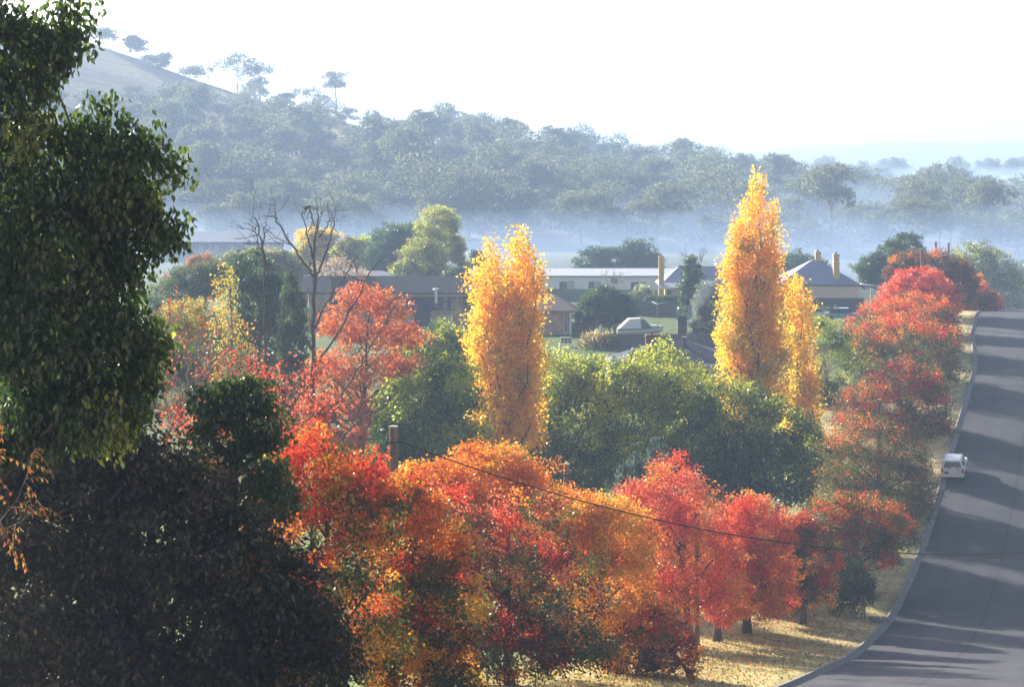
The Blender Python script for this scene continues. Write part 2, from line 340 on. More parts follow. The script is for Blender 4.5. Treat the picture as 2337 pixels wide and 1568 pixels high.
def crown(rng, c, r, n, L, W, pal, shape='quad', droop=.25, rc=.6, surf=.62, flat=.75, wl=2.6, t0=.15, t1=.85, fold=.18, jit=.16, low=-.75, mixl=.09, out=.4, sparse=1., patch=.12):
    c = np.asarray(c, float); r = np.asarray(r, float)
    area = (r[:,0]*r[:,2]+r[:,1]*r[:,2]+r[:,0]*r[:,1])
    nc = max(10, int(area.sum()*2.6/rc**2*sparse))
    b = rng.choice(len(c), nc, p=area/area.sum())
    d = rand_dir(rng, nc*3); d = d[d[:,2] > low][:nc]; b = b[:len(d)]; nc = len(d)
    rad = surf+(1-surf)*rng.random(nc)**.6
    bump = 1+.13*rng.normal(size=nc).clip(-2, 2)
    cc = c[b]+r[b]*d*(rad*bump*.93)[:,None]
    zlo, zhi = (c-r)[:,2].min(), (c+r)[:,2].max()
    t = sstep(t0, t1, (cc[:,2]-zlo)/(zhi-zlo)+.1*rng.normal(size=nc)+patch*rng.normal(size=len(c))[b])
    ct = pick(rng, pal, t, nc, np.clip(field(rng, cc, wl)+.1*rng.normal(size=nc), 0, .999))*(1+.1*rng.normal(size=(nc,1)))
    cr = rc*(.6+.8*rng.random(nc))
    ci = rng.choice(nc, n, p=cr**2/(cr**2).sum())
    off = rand_dir(rng, n)*(cr[ci]*rng.random(n)**.5)[:,None]; off[:,2] *= flat
    pos = cc[ci]+off
    ax = unit(d[ci]*out+rand_dir(rng, n)*.8+V(0,0,-droop*1.6)); nr = unit(np.cross(ax, rand_dir(rng, n)))
    sz = .7+.6*rng.random(n)
    v, f, k = leaf_arrays(pos, ax, nr, L*sz, W*sz, shape, fold)
    tt = np.clip((pos[:,2]-zlo)/(zhi-zlo), 0, 1)
    tc = np.where((rng.random(n) < mixl)[:,None], pick(rng, pal, tt, n), ct[ci])*(1+jit*rng.normal(size=(n,1))).clip(.45, 1.7)
    return v, f, np.repeat(np.clip(tc, .004, .95), k, 0), cc, cr
def limbs(rng, mb, base, top, tr, cc, k, m=6, tip=.018, rise=.9, thin=.72):
    base = np.asarray(base, float); top = np.asarray(top, float); h = np.linalg.norm(top-base)
    n = 7; ts = np.linspace(0, 1, n); wob = rng.normal(size=(n,3))*V(1,1,0)*h*.012; wob[0] = 0
    pts = base+(top-base)*ts[:,None]+wob
    rad = tr*(1-thin*ts); rad[0] = tr*1.35; mb.tube(pts, rad, max(m,8))
    idx = rng.choice(len(cc), min(k, len(cc)), replace=False)
    for i in idx:
        e = cc[i]; hd = np.linalg.norm((e-base)[:2])
        za = np.clip(e[2]-rise*hd*(.8+.5*rng.random()), base[2]+.28*h, top[2]-.02*h); q = (za-base[2])/(top[2]-base[2])
        a = np.array([np.interp(q, ts, pts[:,j]) for j in range(3)]); ra = np.interp(q, ts, rad)
        mid = (a+e)/2+V(*(rng.normal(size=3)*.06*np.linalg.norm(e-a))); mid2 = a+(e-a)*.75+rng.normal(size=3)*.05*np.linalg.norm(e-a)
        mid[2] -= .04*np.linalg.norm(e-a)
        r0 = min(ra*.75, tr*.5)
        mb.tube([a, mid, mid2, e], [r0, r0*.6, r0*.38, tip], m, cap=False)
def blobs_px(bl, d):
    c, r = [], []
    for b in bl:
        cx, cy, rx, ry = b[:4]; dd = b[4] if len(b) > 4 else 0; rd = b[5] if len(b) > 5 else None
        D = d+dd; k = D/F
        c.append(P(cx, cy, D)); r.append((rx*k, (rd if rd else rx*k), ry*k))
    return np.array(c), np.array(r)
SEED = [100]
def tree(name, label, bl, d, pal, cat='tree', base=None, L=.12, W=None, lai=7.5, tr=.16, k=22, shape='quad', mat='leaf', bark='bark', group=None,
         fork=None, grow=1.18, thin=.72, cap=42000, rise=.9, tip=.018, **kw):
    SEED[0] += 1; rng = np.random.default_rng(SEED[0])
    c, r = blobs_px(bl, d); r = r*grow
    minL = d/2418*1.55
    L = max(L, minL); W = L*.75 if W is None else max(W, minL*.55)
    area = (math.pi*r[:,0]*r[:,2]).sum()
    n = int(min(cap, max(400, lai*area/(L*W*.5))))
    bx = base if base is not None else bl[0][0]
    b = gp(bx, d) if np.isscalar(bx) else np.array(bx, float)
    root = thing(name, label, cat, b, 0, group)
    v, f, tt, cc, cr = crown(rng, c-b, r, n, L, W, pal, shape, **kw)
    link('crown', npmesh('crown', v, f, tt), M[mat], root)
    if tr:
        mb = MB(); zl, zh = (c-b-r)[:,2].min(), (c-b+r)[:,2].max()
        mx = (c-b)[:,:2].mean(0)
        top = V(mx[0], mx[1], zl+(zh-zl)*(fork if fork else .72))
        limbs(rng, mb, V(0,0,-.15), top, tr, cc, k, rise=rise, tip=tip, thin=thin)
        mb.build('trunk', M[bark], root, smooth=True)
    return root
# palettes: r,g,b, weight low, weight high
RED = (.60,.065,.025); ORNG = (.66,.21,.025); GOLD = (.66,.34,.04); YEL = (.68,.44,.05); OLV = (.14,.13,.03); GRN = (.06,.11,.025); DRED = (.15,.022,.024); PINK = (.67,.16,.085); BRN = (.14,.08,.03); LGRN = (.34,.38,.05); DGRN = (.035,.065,.018)
def pal(*a): return [(*c, lo, hi) for c, lo, hi in a]
G1 = 'autumn street trees along the verge'
# --- street trees, nearest first
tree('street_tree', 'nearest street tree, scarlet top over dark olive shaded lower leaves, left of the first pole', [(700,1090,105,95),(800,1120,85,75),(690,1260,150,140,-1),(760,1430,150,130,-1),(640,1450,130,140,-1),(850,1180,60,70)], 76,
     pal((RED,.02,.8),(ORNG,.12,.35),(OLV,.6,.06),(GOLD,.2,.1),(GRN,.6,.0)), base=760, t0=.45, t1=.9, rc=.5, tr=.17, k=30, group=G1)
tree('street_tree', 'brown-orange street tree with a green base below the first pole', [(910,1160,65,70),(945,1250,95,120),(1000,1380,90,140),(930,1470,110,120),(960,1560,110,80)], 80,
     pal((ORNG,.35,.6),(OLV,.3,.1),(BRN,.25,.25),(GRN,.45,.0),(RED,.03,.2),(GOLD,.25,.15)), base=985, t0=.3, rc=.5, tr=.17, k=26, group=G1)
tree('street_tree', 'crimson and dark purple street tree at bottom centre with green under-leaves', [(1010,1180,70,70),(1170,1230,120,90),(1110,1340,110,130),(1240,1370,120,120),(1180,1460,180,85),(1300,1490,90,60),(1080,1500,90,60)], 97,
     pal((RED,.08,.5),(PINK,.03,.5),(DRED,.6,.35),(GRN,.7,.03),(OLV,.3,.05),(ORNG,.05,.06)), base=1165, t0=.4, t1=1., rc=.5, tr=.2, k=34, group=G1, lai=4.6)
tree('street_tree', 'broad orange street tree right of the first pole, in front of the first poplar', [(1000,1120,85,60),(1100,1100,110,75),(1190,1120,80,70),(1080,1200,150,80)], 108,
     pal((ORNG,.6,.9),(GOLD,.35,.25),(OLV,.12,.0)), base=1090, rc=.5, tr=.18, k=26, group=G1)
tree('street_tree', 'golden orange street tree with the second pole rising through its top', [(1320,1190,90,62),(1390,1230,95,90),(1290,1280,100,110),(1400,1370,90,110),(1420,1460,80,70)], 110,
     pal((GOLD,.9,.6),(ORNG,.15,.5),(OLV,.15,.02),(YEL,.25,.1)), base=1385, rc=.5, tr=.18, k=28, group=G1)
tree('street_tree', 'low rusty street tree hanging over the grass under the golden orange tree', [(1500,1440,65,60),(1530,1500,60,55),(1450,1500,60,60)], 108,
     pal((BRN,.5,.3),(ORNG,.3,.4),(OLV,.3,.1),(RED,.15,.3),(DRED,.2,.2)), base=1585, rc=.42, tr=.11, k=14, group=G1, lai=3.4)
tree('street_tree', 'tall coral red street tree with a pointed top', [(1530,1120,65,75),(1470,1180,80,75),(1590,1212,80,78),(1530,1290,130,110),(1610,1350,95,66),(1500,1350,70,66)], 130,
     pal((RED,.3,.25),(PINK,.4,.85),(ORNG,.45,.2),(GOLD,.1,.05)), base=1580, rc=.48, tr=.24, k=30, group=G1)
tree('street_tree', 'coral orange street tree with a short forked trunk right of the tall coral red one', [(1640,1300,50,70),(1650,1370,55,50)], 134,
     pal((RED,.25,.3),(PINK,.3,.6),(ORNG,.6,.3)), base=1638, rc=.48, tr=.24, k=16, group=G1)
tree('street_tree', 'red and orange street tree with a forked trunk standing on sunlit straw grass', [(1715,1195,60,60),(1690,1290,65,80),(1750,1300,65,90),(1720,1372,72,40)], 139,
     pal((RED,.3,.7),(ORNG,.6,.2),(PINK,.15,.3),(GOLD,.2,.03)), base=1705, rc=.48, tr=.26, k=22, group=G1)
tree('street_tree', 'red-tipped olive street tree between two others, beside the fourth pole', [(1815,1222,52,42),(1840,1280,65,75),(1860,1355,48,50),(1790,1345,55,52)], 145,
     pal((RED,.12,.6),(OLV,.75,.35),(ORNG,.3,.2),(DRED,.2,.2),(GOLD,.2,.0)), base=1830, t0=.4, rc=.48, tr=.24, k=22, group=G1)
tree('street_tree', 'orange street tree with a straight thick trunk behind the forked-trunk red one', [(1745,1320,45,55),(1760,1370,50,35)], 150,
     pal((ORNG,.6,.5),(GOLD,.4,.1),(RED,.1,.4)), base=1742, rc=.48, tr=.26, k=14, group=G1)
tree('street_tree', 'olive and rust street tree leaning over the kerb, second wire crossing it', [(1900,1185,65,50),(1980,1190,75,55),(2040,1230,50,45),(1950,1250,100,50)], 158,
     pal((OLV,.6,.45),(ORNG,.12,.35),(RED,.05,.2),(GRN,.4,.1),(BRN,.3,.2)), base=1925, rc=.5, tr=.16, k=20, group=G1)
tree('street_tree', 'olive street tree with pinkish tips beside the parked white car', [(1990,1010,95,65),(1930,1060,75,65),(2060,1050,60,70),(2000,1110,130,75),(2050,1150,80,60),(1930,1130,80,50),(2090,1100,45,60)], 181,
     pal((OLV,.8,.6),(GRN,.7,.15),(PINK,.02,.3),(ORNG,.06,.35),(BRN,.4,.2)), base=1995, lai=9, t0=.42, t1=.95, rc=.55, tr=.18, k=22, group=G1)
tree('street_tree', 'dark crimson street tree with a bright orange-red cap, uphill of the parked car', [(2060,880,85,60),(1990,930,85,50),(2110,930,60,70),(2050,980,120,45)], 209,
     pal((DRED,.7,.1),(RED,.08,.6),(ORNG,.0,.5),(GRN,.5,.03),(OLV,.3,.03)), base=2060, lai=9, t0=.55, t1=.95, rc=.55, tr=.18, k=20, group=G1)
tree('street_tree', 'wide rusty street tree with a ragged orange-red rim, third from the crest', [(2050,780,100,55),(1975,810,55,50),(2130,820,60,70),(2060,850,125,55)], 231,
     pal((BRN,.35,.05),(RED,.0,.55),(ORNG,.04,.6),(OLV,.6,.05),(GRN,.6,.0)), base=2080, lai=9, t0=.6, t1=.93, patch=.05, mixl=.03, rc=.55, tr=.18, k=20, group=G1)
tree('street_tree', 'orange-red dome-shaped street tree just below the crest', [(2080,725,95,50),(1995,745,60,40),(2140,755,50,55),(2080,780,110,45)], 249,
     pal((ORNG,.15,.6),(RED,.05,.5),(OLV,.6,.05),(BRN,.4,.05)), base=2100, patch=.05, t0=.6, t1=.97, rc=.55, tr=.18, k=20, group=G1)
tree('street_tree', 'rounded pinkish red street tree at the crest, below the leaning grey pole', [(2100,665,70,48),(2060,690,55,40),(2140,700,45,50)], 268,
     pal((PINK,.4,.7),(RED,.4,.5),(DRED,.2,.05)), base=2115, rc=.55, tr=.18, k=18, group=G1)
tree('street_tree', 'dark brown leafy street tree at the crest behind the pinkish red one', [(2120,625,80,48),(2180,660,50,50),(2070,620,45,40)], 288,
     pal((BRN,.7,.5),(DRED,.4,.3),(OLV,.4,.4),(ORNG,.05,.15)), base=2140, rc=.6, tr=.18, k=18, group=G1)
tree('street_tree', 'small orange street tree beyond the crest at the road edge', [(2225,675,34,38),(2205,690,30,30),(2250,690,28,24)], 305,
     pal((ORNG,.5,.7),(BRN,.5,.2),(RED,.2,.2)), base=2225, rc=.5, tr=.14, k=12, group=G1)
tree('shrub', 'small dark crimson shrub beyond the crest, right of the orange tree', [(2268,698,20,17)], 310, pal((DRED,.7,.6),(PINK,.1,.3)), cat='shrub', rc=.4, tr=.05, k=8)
tree('young_tree', 'young dark green tree inside timber stakes on the verge', [(1950,1330,38,45),(1930,1370,35,35),(1968,1355,26,36)], 150,
     pal((DGRN,.7,.6),(GRN,.3,.4)), cat='tree', mat='green', rc=.45, tr=.06, k=12, lai=3.)
# --- poplars
def poplar(label, cols, d, p, base, n, tr, k=60, tip_w=8., **kw):
    bl = []
    for x, top, bot, w in cols:
        m = 9
        for i in range(m):
            t = (i+.5)/m; y = top+(bot-top)*t
            ww = w*min(1, (t*tip_w)**.6)*(1 if t < .85 else .88)
            bl.append((x+w*.12*math.sin(i*2.1+x), y, ww, (bot-top)/m*.85))
    return tree('poplar_tree', label, bl, d, p, base=base, L=.19, W=.17, cap=n, tr=tr, k=k, rise=3.2, fork=.86, thin=.93, grow=1.06, surf=.25, flat=1.6, rc=.42, low=-1, lai=5, out=.2, group='golden poplars', mat='poplar', tip=.028, **kw)
GO = (.82,.45,.025); GO2 = (.80,.54,.04); GO3 = (.48,.40,.05)
poplar('golden poplar with a broad double top standing left of the white weatherboard house', [(1115,562,1045,48),(1192,543,1000,56),(1150,660,1060,92)], 178, pal((GO,.5,.75),(GO2,.45,.25),(GO3,.25,.05)), 1150, 46000, .34)
poplar('tallest golden poplar with a thin pointed top, between the blue roofs', [(1724,406,960,64),(1684,490,950,54),(1760,470,960,54)], 197, pal((GO,.35,.8),(GO2,.5,.3),(GO3,.45,.08)), 1725, 46000, .36, tip_w=2.3)
poplar('shorter golden green poplar growing against the right side of the tallest poplar', [(1820,638,1030,46),(1842,850,1030,34)], 205, pal((GO,.25,.6),(GO2,.45,.35),(GO3,.7,.2)), 1812, 16000, .2, k=26)
# --- willows and greens around the creek
WG = pal((LGRN,.12,.9),((.055,.11,.025),.8,.15),((.09,.15,.03),.5,.3),((.40,.42,.05),.0,.35))
def willow(label, bl, d, base, p=WG, **kw):
    return tree('willow_tree', label, bl, d, p, base=base, L=.24, W=.14, mat='green', droop=.5, flat=.9, surf=.72, t0=.3, t1=.95, rc=.75, tr=.26, k=14, lai=7, cap=34000, group='willows along the creek', **kw)
willow('smaller green willow between the red tree and the first poplar', [(960,930,80,70),(1030,890,60,60),(1000,1010,90,70),(930,1010,70,70),(1020,1060,90,50)], 163, 985)
willow('green willow directly right of the first poplar', [(1260,870,70,65),(1340,880,80,60),(1290,970,110,90),(1220,1010,80,80),(1280,1070,110,60)], 184, 1290)
willow('brightest lime-topped willow in front of the slate blue roof', [(1500,850,75,55),(1440,900,80,60),(1560,910,90,65),(1490,980,140,80),(1460,1060,130,70)], 181, 1490, pal((LGRN,.2,.6),((.055,.11,.025),.8,.1),((.42,.43,.05),.05,.75)))
willow('dark green willow below the tallest poplar', [(1680,950,85,75),(1770,990,70,70),(1640,1030,100,80),(1730,1070,110,80),(1600,1090,110,60),(1790,1090,70,70)], 176, 1690, pal((GRN,.7,.5),(LGRN,.1,.35),(DGRN,.5,.2)))
willow('yellow-green willow low behind the red sparse tree', [(1010,800,70,45),(960,810,55,40),(1030,850,60,40)], 203, 1005, pal((LGRN,.5,.7),(GO3,.1,.4),(GRN,.5,.2)))
tree('evergreen_tree', 'dark evergreen mass between the tallest poplar and the olive street tree by the car', [(1870,1060,50,70),(1840,1120,50,60),(1900,1120,50,50)], 193, pal((GRN,.5,.5),(DGRN,.6,.3)), mat='green', rc=.6, tr=.18, k=12)
tree('conifer', 'blue-grey feathery conifer between the orange tree and the coral red tree', [(1492,1035,13,28),(1490,1085,30,45),(1512,1050,10,24),(1452,1070,11,26),(1455,1110,24,36),(1424,1085,9,20),(1425,1120,18,30),(1528,1065,9,22),(1475,1130,60,36)], 139,
     pal(((.055,.085,.085),.6,.5),((.09,.13,.125),.3,.5)), cat='conifer', mat='green', L=.26, W=.07, rc=.26, droop=-.9, tr=.14, k=16, out=.5, lai=5., grow=1.0)
tree('evergreen_tree', 'dark evergreen tree behind the pale bare branches right of the poplars', [(1890,770,45,45),(1858,930,40,60),(1910,850,55,80),(1900,950,70,70),(1860,1010,60,70)], 219, pal((GRN,.6,.4),(DGRN,.6,.1),(LGRN,.02,.4)), mat='green', rc=.6, tr=.2, k=14)
# --- left middle distance
tree('deciduous_tree', 'salmon red thin-leaved tree behind the tall bare tree', [(830,685,70,45),(895,705,55,45),(775,740,55,50),(850,770,90,45),(930,770,45,40),(750,850,60,55),(860,850,100,50),(940,850,50,45),(790,930,100,55),(890,940,80,50),(720,940,50,50),(830,1010,100,50),(750,1010,70,45)], 170,
     pal(((.60,.17,.06),.5,.9),((.48,.19,.05),.5,.2),((.26,.09,.045),.4,.1)), base=830, L=.16, W=.13, lai=2.3, rc=.36, tr=.22, k=60, surf=.3, grow=1.05, flat=.5)
tree('shrub', 'bright yellow rounded shrub among the bushes on the left', [(420,720,45,38),(400,755,40,35),(445,750,30,30)], 172, pal(((.42,.36,.06),.4,.8),(OLV,.6,.2)), cat='shrub', mat='green', rc=.4, tr=.06, k=8, base=420, lai=3)
for lb, bl_, d_, bs_ in (('brownish undergrowth shrub under the yellow rounded shrub', [(380,830,60,50),(450,830,60,55),(410,900,80,60)], 176, 410), ('dark tangled shrub below the thin yellow poplar', [(520,960,60,50),(580,930,55,60),(490,900,50,50)], 178, 540), ('dark green shrub at the foot of the slender cypress', [(640,930,50,60),(690,960,50,60),(600,990,70,50)], 180, 650)):
    tree('bush', lb, bl_, d_, pal((OLV,.5,.4),(DGRN,.5,.3),(BRN,.4,.5)), cat='bush', mat='green', rc=.45, tr=.08, k=16, base=bs_, lai=3.)
tree('poplar_tree', 'thin half-bare yellow poplar left of the big dark cypress', [(515,650,28,45),(510,730,36,60),(535,800,50,70),(520,880,45,70),(555,900,45,70)], 165, pal(((.55,.38,.06),.6,.8),(GO3,.5,.3)), base=530, L=.15, W=.14, lai=.75, rc=.3, tr=.15, k=40, rise=2.5, fork=.9, surf=.2)
tree('cypress_tree', 'broad dark green cypress with a flat top', [(575,620,42,38),(580,700,50,70),(590,780,55,70),(620,680,28,60)], 196, pal((DGRN,.8,.6),(GRN,.3,.5)), mat='green', L=.3, W=.12, rc=.5, tr=.22, k=12, base=585, droop=-.3, low=-1, surf=.6, lai=5)
tree('cypress_tree', 'slender pointed dark cypress behind the bare tree', [(663,660,12,32),(666,720,20,55),(668,800,27,60),(670,860,30,50),(684,720,12,50)], 184, pal((DGRN,.85,.7),(GRN,.2,.3)), mat='green', L=.25, W=.1, rc=.32, tr=.16, k=8, base=668, droop=-.6, low=-1, surf=.7, lai=6)
tree('bush', 'dark green mixed bush below the brown brick building', [(440,650,60,40),(400,700,60,60),(480,640,40,40),(450,780,70,60)], 230, pal((DGRN,.6,.4),(GRN,.4,.4),(OLV,.1,.3)), cat='bush', mat='green', rc=.6, tr=.15, k=10, base=440)
tree('bush', 'rust orange bush in front of the brown brick building', [(460,602,32,18),(485,615,25,16)], 300, pal(((.42,.2,.08),.6,.8),(OLV,.4,.3)), cat='bush', rc=.5, tr=.1, k=8, base=465)
tree('bush', 'grey-green bush in front of the right end of the brown brick building', [(600,590,50,22),(540,600,40,22),(655,600,35,22),(600,620,90,25)], 310, pal((OLV,.5,.3),((.24,.25,.10),.4,.7)), cat='bush', mat='green', rc=.7, tr=.1, k=8, base=600)
tree('bush', 'pinkish brown leafless-looking bush right of the bare tree trunk', [(770,615,45,26),(800,640,55,22)], 300, pal(((.33,.24,.18),.5,.5),((.40,.28,.20),.4,.6)), cat='bush', rc=.5, tr=.1, k=16, base=780, lai=1.6)
tree('deciduous_tree', 'yellow-crowned tree right of the brown brick building', [(715,555,35,30),(750,560,32,32),(730,590,50,25)], 400, pal((GO2,.2,.7),(LGRN,.5,.4),(OLV,.5,.2)), mat='green', rc=.9, tr=.2, k=10, base=735)
tree('deciduous_tree', 'round olive green tree between the yellow-crowned tree and the dark one', [(815,575,45,30),(790,590,35,25),(840,590,35,25)], 385, pal((OLV,.6,.4),(LGRN,.3,.5)), mat='green', rc=.8, tr=.2, k=10, base=815)
tree('evergreen_tree', 'dark grey-green tree with a spreading flat top behind the dark roof', [(900,550,45,35),(945,540,50,25),(880,590,50,40),(930,600,60,45)], 375, pal((GRN,.6,.5),(DGRN,.5,.3)), mat='green', rc=.9, tr=.25, k=12, base=915)
tree('deciduous_tree', 'tall pale yellow-green feathery tree above the tan house', [(1000,505,42,32),(1010,560,45,40),(1025,600,40,40),(960,600,45,45),(930,630,45,30)], 345, pal((LGRN,.5,.4),((.32,.32,.10),.3,.7),(OLV,.3,.1)), mat='green', rc=.7, tr=.22, k=14, base=1000, droop=.6)
tree('shrub', 'small dark glossy shrub against the tan wall left of the first poplar', [(1040,632,28,20),(1030,645,32,14)], 312, pal((DGRN,.6,.4),(GRN,.4,.4)), cat='shrub', mat='shade', rc=.4, tr=.08, k=8, base=1040)
tree('conifer', 'narrow dark conifer beside the television aerial', [(1088,600,14,28),(1092,625,18,30)], 350, pal((DGRN,.7,.6),(BRN,.2,.4)), cat='conifer', mat='green', rc=.5, tr=.12, k=6, base=1090)
tree('pine_tree', 'hazy blue-green pine clump above the white house roof', [(1455,580,38,32),(1400,595,40,28),(1350,595,28,25),(1480,605,30,28),(1400,615,70,15)], 440, pal((GRN,.6,.5),(DGRN,.5,.4)), mat='green', rc=1., tr=.25, k=12, base=1420)
tree('round_bush', 'large dark rounded bush behind the white boat', [(1385,695,52,36),(1360,715,40,34),(1415,715,38,36)], 288, pal((DGRN,.7,.5),(GRN,.3,.45)), cat='bush', mat='shade', rc=.5, tr=.16, k=14, base=1392)
tree('columnar_shrub', 'tall narrow dark shrub in front of the cream house', [(1578,615,18,28),(1582,660,28,40),(1580,705,26,32)], 306, pal((DGRN,.6,.4),(GRN,.5,.5)), cat='shrub', mat='shade', rc=.4, tr=.12, k=10, base=1582)
tree('shrub', 'grey-green loose shrub left of the tallest poplar near the smoke', [(1615,690,26,40),(1608,740,26,34)], 283, pal(((.16,.19,.12),.6,.6),(OLV,.3,.3)), cat='shrub', mat='green', rc=.4, tr=.1, k=12, base=1612)
tree('shrub', 'pale green flowering shrub under the last window of the white house', [(1466,668,20,14),(1460,680,16,10)], 338, pal(((.32,.36,.2),.5,.7),(OLV,.4,.2)), cat='shrub', mat='green', rc=.4, tr=.05, k=6, base=1465)
tree('hedge', 'clipped dark hedge at the foot of the cream house', [(1500,682,30,7,0,1.),(1545,682,32,7,0,1.)], 333, pal((DGRN,.7,.5),(GRN,.4,.4)), cat='hedge', mat='green', rc=.3, tr=.04, k=8, base=1520, surf=.3)
tree('tussock', 'straw-coloured spiky ornamental grass on the lawn', [(1362,786,34,20),(1362,797,26,16)], 263, pal(((.50,.40,.22),.2,.8),(OLV,.7,.1)), cat='ornamental grass', L=.6, W=.05, mat='green', droop=-.5, out=1.2, rc=.3, tr=.03, k=10, base=1362, mixl=.4)
tree('pine_tree', 'dark green cypress-like pine beside the crest, right of the cream farmhouse', [(2070,575,34,40),(2035,600,40,38),(2000,615,35,30),(2040,635,70,25)], 340, pal((DGRN,.7,.5),(GRN,.3,.4)), mat='green', L=.3, W=.12, rc=.6, tr=.22, k=16, base=2045, droop=-.1, out=.9)
tree('deciduous_tree', 'large hazy pale green tree at the right edge beyond the crest', [(2215,605,55,45),(2265,620,55,48),(2235,670,90,60),(2300,680,45,50)], 410, pal((GRN,.5,.3),(OLV,.3,.4),(LGRN,.2,.35)), mat='green', rc=.9, tr=.3, k=14, base=2245)
tree('deciduous_tree', 'hazy dark tree cut by the right frame edge beyond the crest', [(2335,660,40,50),(2340,700,45,40)], 470, pal((GRN,.5,.4),(OLV,.3,.4)), mat='green', rc=1., tr=.3, k=10, base=2340)
tree('evergreen_tree', 'hazy rounded tree behind the ridge of the cream farmhouse', [(1815,600,45,22),(1850,612,40,18)], 430, pal((GRN,.6,.5),(DGRN,.3,.3)), mat='green', rc=.9, tr=.2, k=8, base=1825)
tree('hedge', 'clipped grey-green hedge between the farmhouse verandah and the pine', [(1985,612,40,8,0,1.2),(2010,618,30,10,0,1.2)], 350, pal((OLV,.5,.5),(GRN,.5,.4)), cat='hedge', mat='green', rc=.4, tr=.05, k=6, base=1990)
tree('shrub', 'dark rounded shrub in front of the farmhouse fence', [(1897,718,22,16)], 318, pal((DGRN,.7,.5),(GRN,.3,.4)), cat='shrub', mat='green', rc=.4, tr=.08, k=8, base=1897)
tree('shrub', 'dark low shrub behind the street tree trunks', [(1730,1415,60,20),(1830,1420,60,22),(1900,1405,40,26)], 166, pal((DGRN,.7,.5),(GRN,.3,.3)), cat='shrub', mat='green', rc=.4, tr=.06, k=10, base=1800)

# --- bare trees drawn as limbs
def bare(name, label, polys, d, r0, base, seed, mat='bark', twigs=60, tl=1.6, leaf=None, group=None, cat='bare tree', tw=.02):
    rng = np.random.default_rng(seed); b = gp(base, d); root = thing(name, label, cat, b, 0, group); mb = MB(); pts_all = []
    for i, pl in enumerate(polys):
        dd = 0 if i == 0 else rng.normal()*1.2
        p = []
        for j, (x, y) in enumerate(pl): p.append(P(x, y, d+dd*j/max(1,len(pl)-1))-b)
        p = np.array(p)
        if i == 0: p = np.vstack([V(0,0,-.2), p])
        q = np.linspace(0, 1, len(p)*4); t = np.linspace(0, 1, len(p)); pp = np.stack([np.interp(q, t, p[:,k]) for k in range(3)], 1)
        pp[1:-1] += rng.normal(size=(len(pp)-2, 3))*.05
        ra = r0 if i == 0 else r0*(.36 if len(pl) > 3 else .26)
        rad = ra*(1-q)**.8+tw; mb.tube(pp, rad, 7)
        pts_all.append((pp, rad))
    ends = []
    for _ in range(twigs):
        pp, rad = pts_all[rng.integers(len(pts_all))]; k = rng.integers(len(pp)//3, len(pp)-1)
        a = pp[k]; dr = unit(unit(pp[k+1]-pp[k])*.8+rng.normal(size=3)*.75+V(0,0,.25)); ln = tl*(.4+rng.random())
        q1 = a+dr*ln*.5+rng.normal(size=3)*.06; q2 = a+dr*ln+V(0,0,.15*ln)+rng.normal(size=3)*.1
        r1 = min(rad[k]*.6, .04); mb.tube([a, q1, q2], [r1, r1*.6, tw*.6], 4, cap=False); ends += [q1, q2]
        for _ in range(2):
            e = q1+unit(dr+rng.normal(size=3)*.7)*ln*.45; mb.tube([q1, e], [tw*.8, tw*.5], 4, cap=False); ends.append(e)
    mb.build('trunk', M[mat], root, smooth=True)
    if leaf:
        n, L, pl = leaf; e = np.array(ends); k = rng.integers(len(e), size=n)
        cl = rng.random(len(e)) < .6
        pos = e[k]+rng.normal(size=(n,3))*.16
        ax = unit(rand_dir(rng, n)+V(0,0,-.5)); nr = unit(np.cross(ax, rand_dir(rng, n))); s = .7+.6*rng.random(n)
        v, f, kk = leaf_arrays(pos, ax, nr, L*s, L*.75*s, 'quad', .2)
        link('crown', npmesh('crown', v, f, np.repeat(pick(rng, pl, rng.random(n), n)*(.7+.6*rng.random((n,1))), kk, 0)), M['leaf'], root)
    return root
bare('bare_tree', 'tall leafless tree with forked dark limbs in front of the salmon red tree', [
    [(717,1000),(716,880),(714,760),(718,640),(716,580),(722,520),(727,470)], [(716,630),(695,600),(667,562),(634,507),(625,490),(612,496)], [(720,630),(742,583),(762,518),(765,480)], [(718,600),(697,525),(691,478)],
    [(722,835),(760,780),(815,680),(845,618),(883,578)], [(719,750),(742,693),(785,634),(810,590)], [(718,977),(772,917),(818,839),(858,772),(905,690)], [(722,972),(804,958),(832,944),(872,933)],
    [(765,1015),(804,977),(845,947),(886,918)], [(712,800),(696,760),(678,700),(676,640)], [(727,540),(744,520),(756,490)], [(694,478),(705,470),(712,490),(716,520)]], 150, .17, 717, 11, twigs=70)
bare('bare_tree', 'thinner leafless tree with two stems left of the tall bare tree', [
    [(630,1000),(606,840),(604,720),(603,615),(600,560),(586,500),(575,494)], [(603,600),(588,540),(565,507)], [(629,880),(630,800),(645,730),(655,640)], [(600,560),(606,520),(606,498)],
    [(604,760),(580,720),(553,690),(535,650)], [(632,830),(612,800),(570,780),(545,750)], [(640,790),(690,765),(700,740)]], 148, .10, 630, 12, twigs=50)
bare('bare_tree', 'pale twiggy shrub with a few crimson leaves beside the big dark tree', [
    [(380,1000),(405,940),(440,880),(500,810),(530,770)], [(400,950),(470,870),(515,800)], [(385,960),(370,880),(395,780),(385,700)], [(390,950),(350,860),(345,760)], [(410,930),(480,890),(570,850)], [(430,900),(430,820),(460,740)]], 112, .09, 380, 13, 'pale_bark', 150, 1.1, (420,.14,pal((RED,.5,.5),(PINK,.3,.3))), tw=.016)
